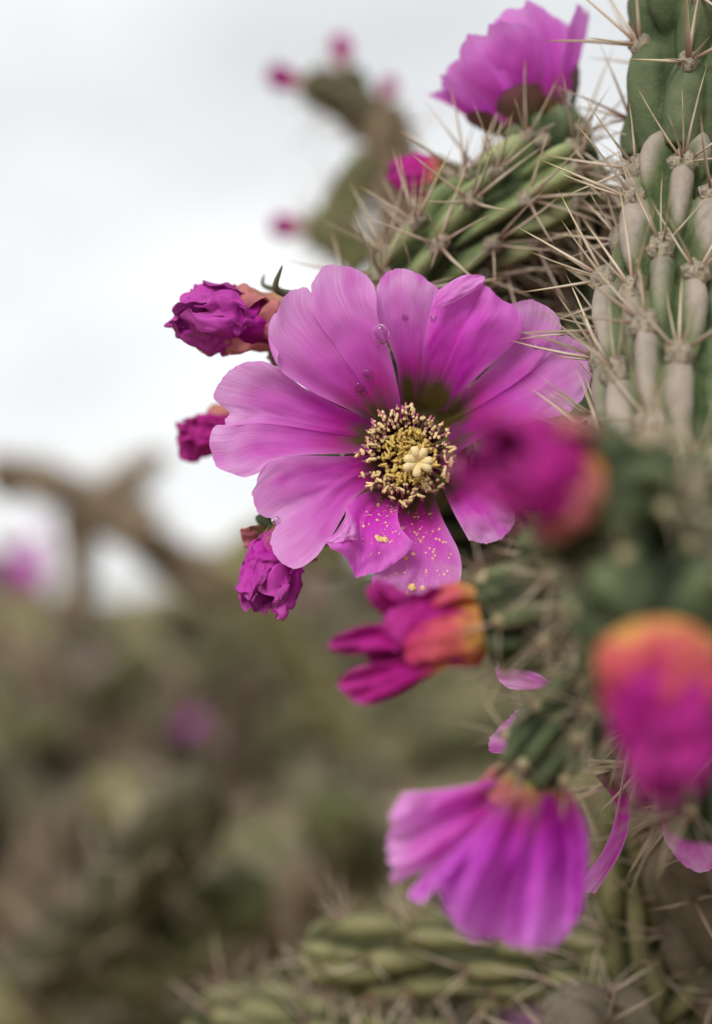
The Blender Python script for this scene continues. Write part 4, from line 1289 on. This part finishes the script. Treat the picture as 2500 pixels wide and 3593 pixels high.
# --- thicket: branching plants, some with flowers at chosen points
def branching_plant(px, dep, top_py, seed, label, targets=(), nb=5, dark=0.5, spread=.22, nfl=3):
    rg = np.random.default_rng(seed)
    top = P(px, top_py, dep)
    pl, g = new_plant(top, label)
    bx = Bag()
    h = top[2] - g[2]
    tips = []
    mats = [M['bg_olive'], M['bg_green'], M['bg_dark'], M['bg_bark']]
    mid = g + np.array([rg.normal(0, .04), rg.normal(0, .04), h * .5])
    trunk = [g - np.array([0, 0, .03]), g * .5 + mid * .5, mid, mid * .4 + top * .6 + np.array([rg.normal(0, .03), rg.normal(0, .03), 0]), top]
    bg_joint(pl, trunk, [.026, .022, .018, .015, .011], M['bg_bark'], bx, seed, ds=.006, nth=24, nsp=4)
    tr = curve(trunk, 40)
    nodes = []
    for k in range(nb):
        s_ = tr[int(rg.uniform(.35, .98) * 39)]
        az = rg.uniform(0, 6.28)
        d = np.array([math.cos(az), math.sin(az), rg.uniform(.1, .9)])
        ln = spread * rg.uniform(.6, 1.2)
        e = s_ + d * ln
        e[2] = min(e[2], top[2] + 0.02)
        m_ = s_ * .5 + e * .5 + np.array([0, 0, -.02])
        bg_joint(pl, [s_, m_, e], .0125 * rg.uniform(.85, 1.2), mats[rg.integers(0, 4)], bx, seed * 7 + k, ds=.0066, nth=18, nsp=4)
        for q in range(rg.integers(2, 5)):
            s2 = m_ * .4 + e * .6 if q % 2 else e
            az2 = az + rg.normal(0, 1.1)
            d2 = np.array([math.cos(az2), math.sin(az2), rg.uniform(-.2, 1.1)])
            e2 = s2 + d2 / np.linalg.norm(d2) * rg.uniform(.07, .16)
            e2[2] = min(e2[2], top[2] + .05)
            bg_joint(pl, [s2, s2 * .5 + e2 * .5 + np.array([0, 0, -.008]), e2], .011 * rg.uniform(.8, 1.2), mats[rg.integers(0, 3)], bx, seed * 13 + k * 5 + q, ds=.0066, nth=18, nsp=4)
            nodes.append((e2, d2))
    for k, (x, y, dd, sz) in enumerate(targets):
        e = P(x, y, dd)
        i = int(np.argmin(np.linalg.norm(tr - (e - np.array([0, 0, .1])), axis=1)))
        s_ = tr[i]
        bg_joint(pl, [s_, s_ * .5 + e * .5 + np.array([0, 0, -.03]), e], .011, mats[rg.integers(0, 3)], bx, seed * 17 + k, ds=.0066, nth=18, nsp=4)
        bg_flower(pl, e, axis_from(rg.normal(0, .5), .7, -.8), sz, seed + k)
    rg.shuffle(nodes) if False else None
    for k, (e2, d2) in enumerate(nodes[:nfl]):
        bg_flower(pl, e2, d2 / np.linalg.norm(d2) + np.array([0, -.3, .3]), .028, seed + 60 + k, closed=bool(k % 2))
    finish_plant(pl, bx)


branching_plant(120, .80, 2260, 801, 'leafless branching cholla with magenta blooms at the left of the thicket', targets=((70, 2060, .95, .026), (50, 2330, .95, .02), (300, 2390, .9, .014)), nb=9, nfl=1)
branching_plant(620, .95, 2330, 802, 'branching cholla with pale green upper arms in the middle of the thicket', targets=((690, 2580, .92, .016), (800, 2650, .95, .016), (560, 2400, .95, .012)), nb=10, nfl=3)
branching_plant(330, .75, 2750, 803, 'low dark cholla in front of the branching thicket', nb=8, nfl=1)
branching_plant(980, .90, 2800, 804, 'low cholla with one magenta bloom beside the level olive arm', targets=((1010, 3130, .80, .022),), nb=7, nfl=1)
branching_plant(1250, 1.9, 2350, 805, 'distant branching cholla on open tan ground behind the open flower', nb=8, spread=.3)
branching_plant(-150, 1.3, 2200, 806, 'farther branching cholla behind the blooming thicket', nb=9, spread=.3, nfl=4)
branching_plant(450, 1.7, 2200, 807, 'tall branching cholla farther back behind the dark low cholla', nb=9, spread=.32, nfl=5)
branching_plant(850, 2.6, 2120, 808, 'far cholla of the open ground with a spreading crown', nb=9, spread=.4, nfl=5)
branching_plant(1750, 2.4, 2200, 809, 'far cholla standing beyond the spiny stem', nb=9, spread=.4, nfl=4)
branching_plant(2300, 1.2, 2300, 810, 'branching cholla close behind the spiny main stem', nb=8, spread=.3, nfl=2)

branching_plant(150, .62, 2820, 811, 'dense low cholla at the near left edge of the thicket', nb=12, nfl=0)
branching_plant(560, .70, 2900, 812, 'dense low cholla below the thicket, between two dark plants', nb=12, nfl=0)
branching_plant(780, 1.25, 2480, 813, 'dense mid-height cholla behind the hanging withered flower', nb=12, spread=.26, nfl=2)
branching_plant(1150, 1.10, 2720, 814, 'dense low cholla behind the spread withered flower', nb=11, spread=.26, nfl=1)
branching_plant(250, 1.15, 2480, 815, 'dense cholla in the second row of the thicket', nb=12, spread=.26, nfl=4)
branching_plant(880, .78, 2330, 816, 'brown cholla in front of the thin arms that cross the sky', nb=12, spread=.2, nfl=1)
branching_plant(420, .86, 2480, 817, 'dense olive cholla between the blooming plants of the thicket', nb=12, spread=.22, nfl=0)
branching_plant(1350, .95, 2950, 818, 'dense low cholla behind the drooping flower', nb=11, spread=.22, nfl=1)
branching_plant(60, .55, 3050, 819, 'near olive cholla low at the foot of the thicket', nb=12, spread=.16, nfl=0)
branching_plant(700, .60, 3080, 820, 'near pale cholla beside the level olive arms', nb=12, spread=.16, nfl=1)
branching_plant(380, 1.05, 2620, 821, 'pale olive cholla with several small blooms inside the thicket', nb=13, spread=.24, nfl=5)
branching_plant(950, 1.5, 1990, 822, 'tall olive cholla crown behind the hanging withered flower', nb=14, spread=.28, nfl=3)
branching_plant(620, 1.9, 2060, 823, 'tall brown cholla crown below the arms that cross the sky', nb=14, spread=.34, nfl=4)
branching_plant(120, 2.1, 2120, 824, 'wide cholla crown far behind the blooming thicket', nb=14, spread=.38, nfl=6)
branching_plant(1400, 1.4, 2080, 825, 'tall cholla crown hidden behind the open flower', nb=12, spread=.28, nfl=2)
# ---------------------------------------------------------------- dry grass between the plants
grng = np.random.default_rng(77)
gv, gf = [], []
for k in range(5200):
    y = 0.9 + 11 * grng.uniform() ** 1.6
    x = grng.uniform(-.5, .5) * (0.7 + y * .75)
    if vnoise(np.array([x * 1.4, y * 1.4, 2.2]), 4) < -0.05:
        continue
    z = ground_z(x, y)
    hgt = grng.uniform(.06, .22)
    az = grng.uniform(0, 6.28); ln = grng.uniform(.1, .6) * hgt
    wd = grng.uniform(.0015, .004)
    o = len(gv)
    dx, dy = math.cos(az), math.sin(az)
    gv += [(x - dy * wd, y + dx * wd, z - .01), (x + dy * wd, y - dx * wd, z - .01), (x + dx * ln * .4 + dy * wd * .7, y + dy * ln * .4 - dx * wd * .7, z + hgt * .6), (x + dx * ln * .4 - dy * wd * .7, y + dy * ln * .4 + dx * wd * .7, z + hgt * .6), (x + dx * ln, y + dy * ln, z + hgt)]
    gf += [(o, o + 1, o + 2, o + 3), (o + 3, o + 2, o + 4)]
put('dry_grass', gv, gf, M['grass'], None, origin=(0, 4, 0), props={'kind': 'stuff', 'label': 'thin dry grass on the tan ground', 'category': 'grass'})
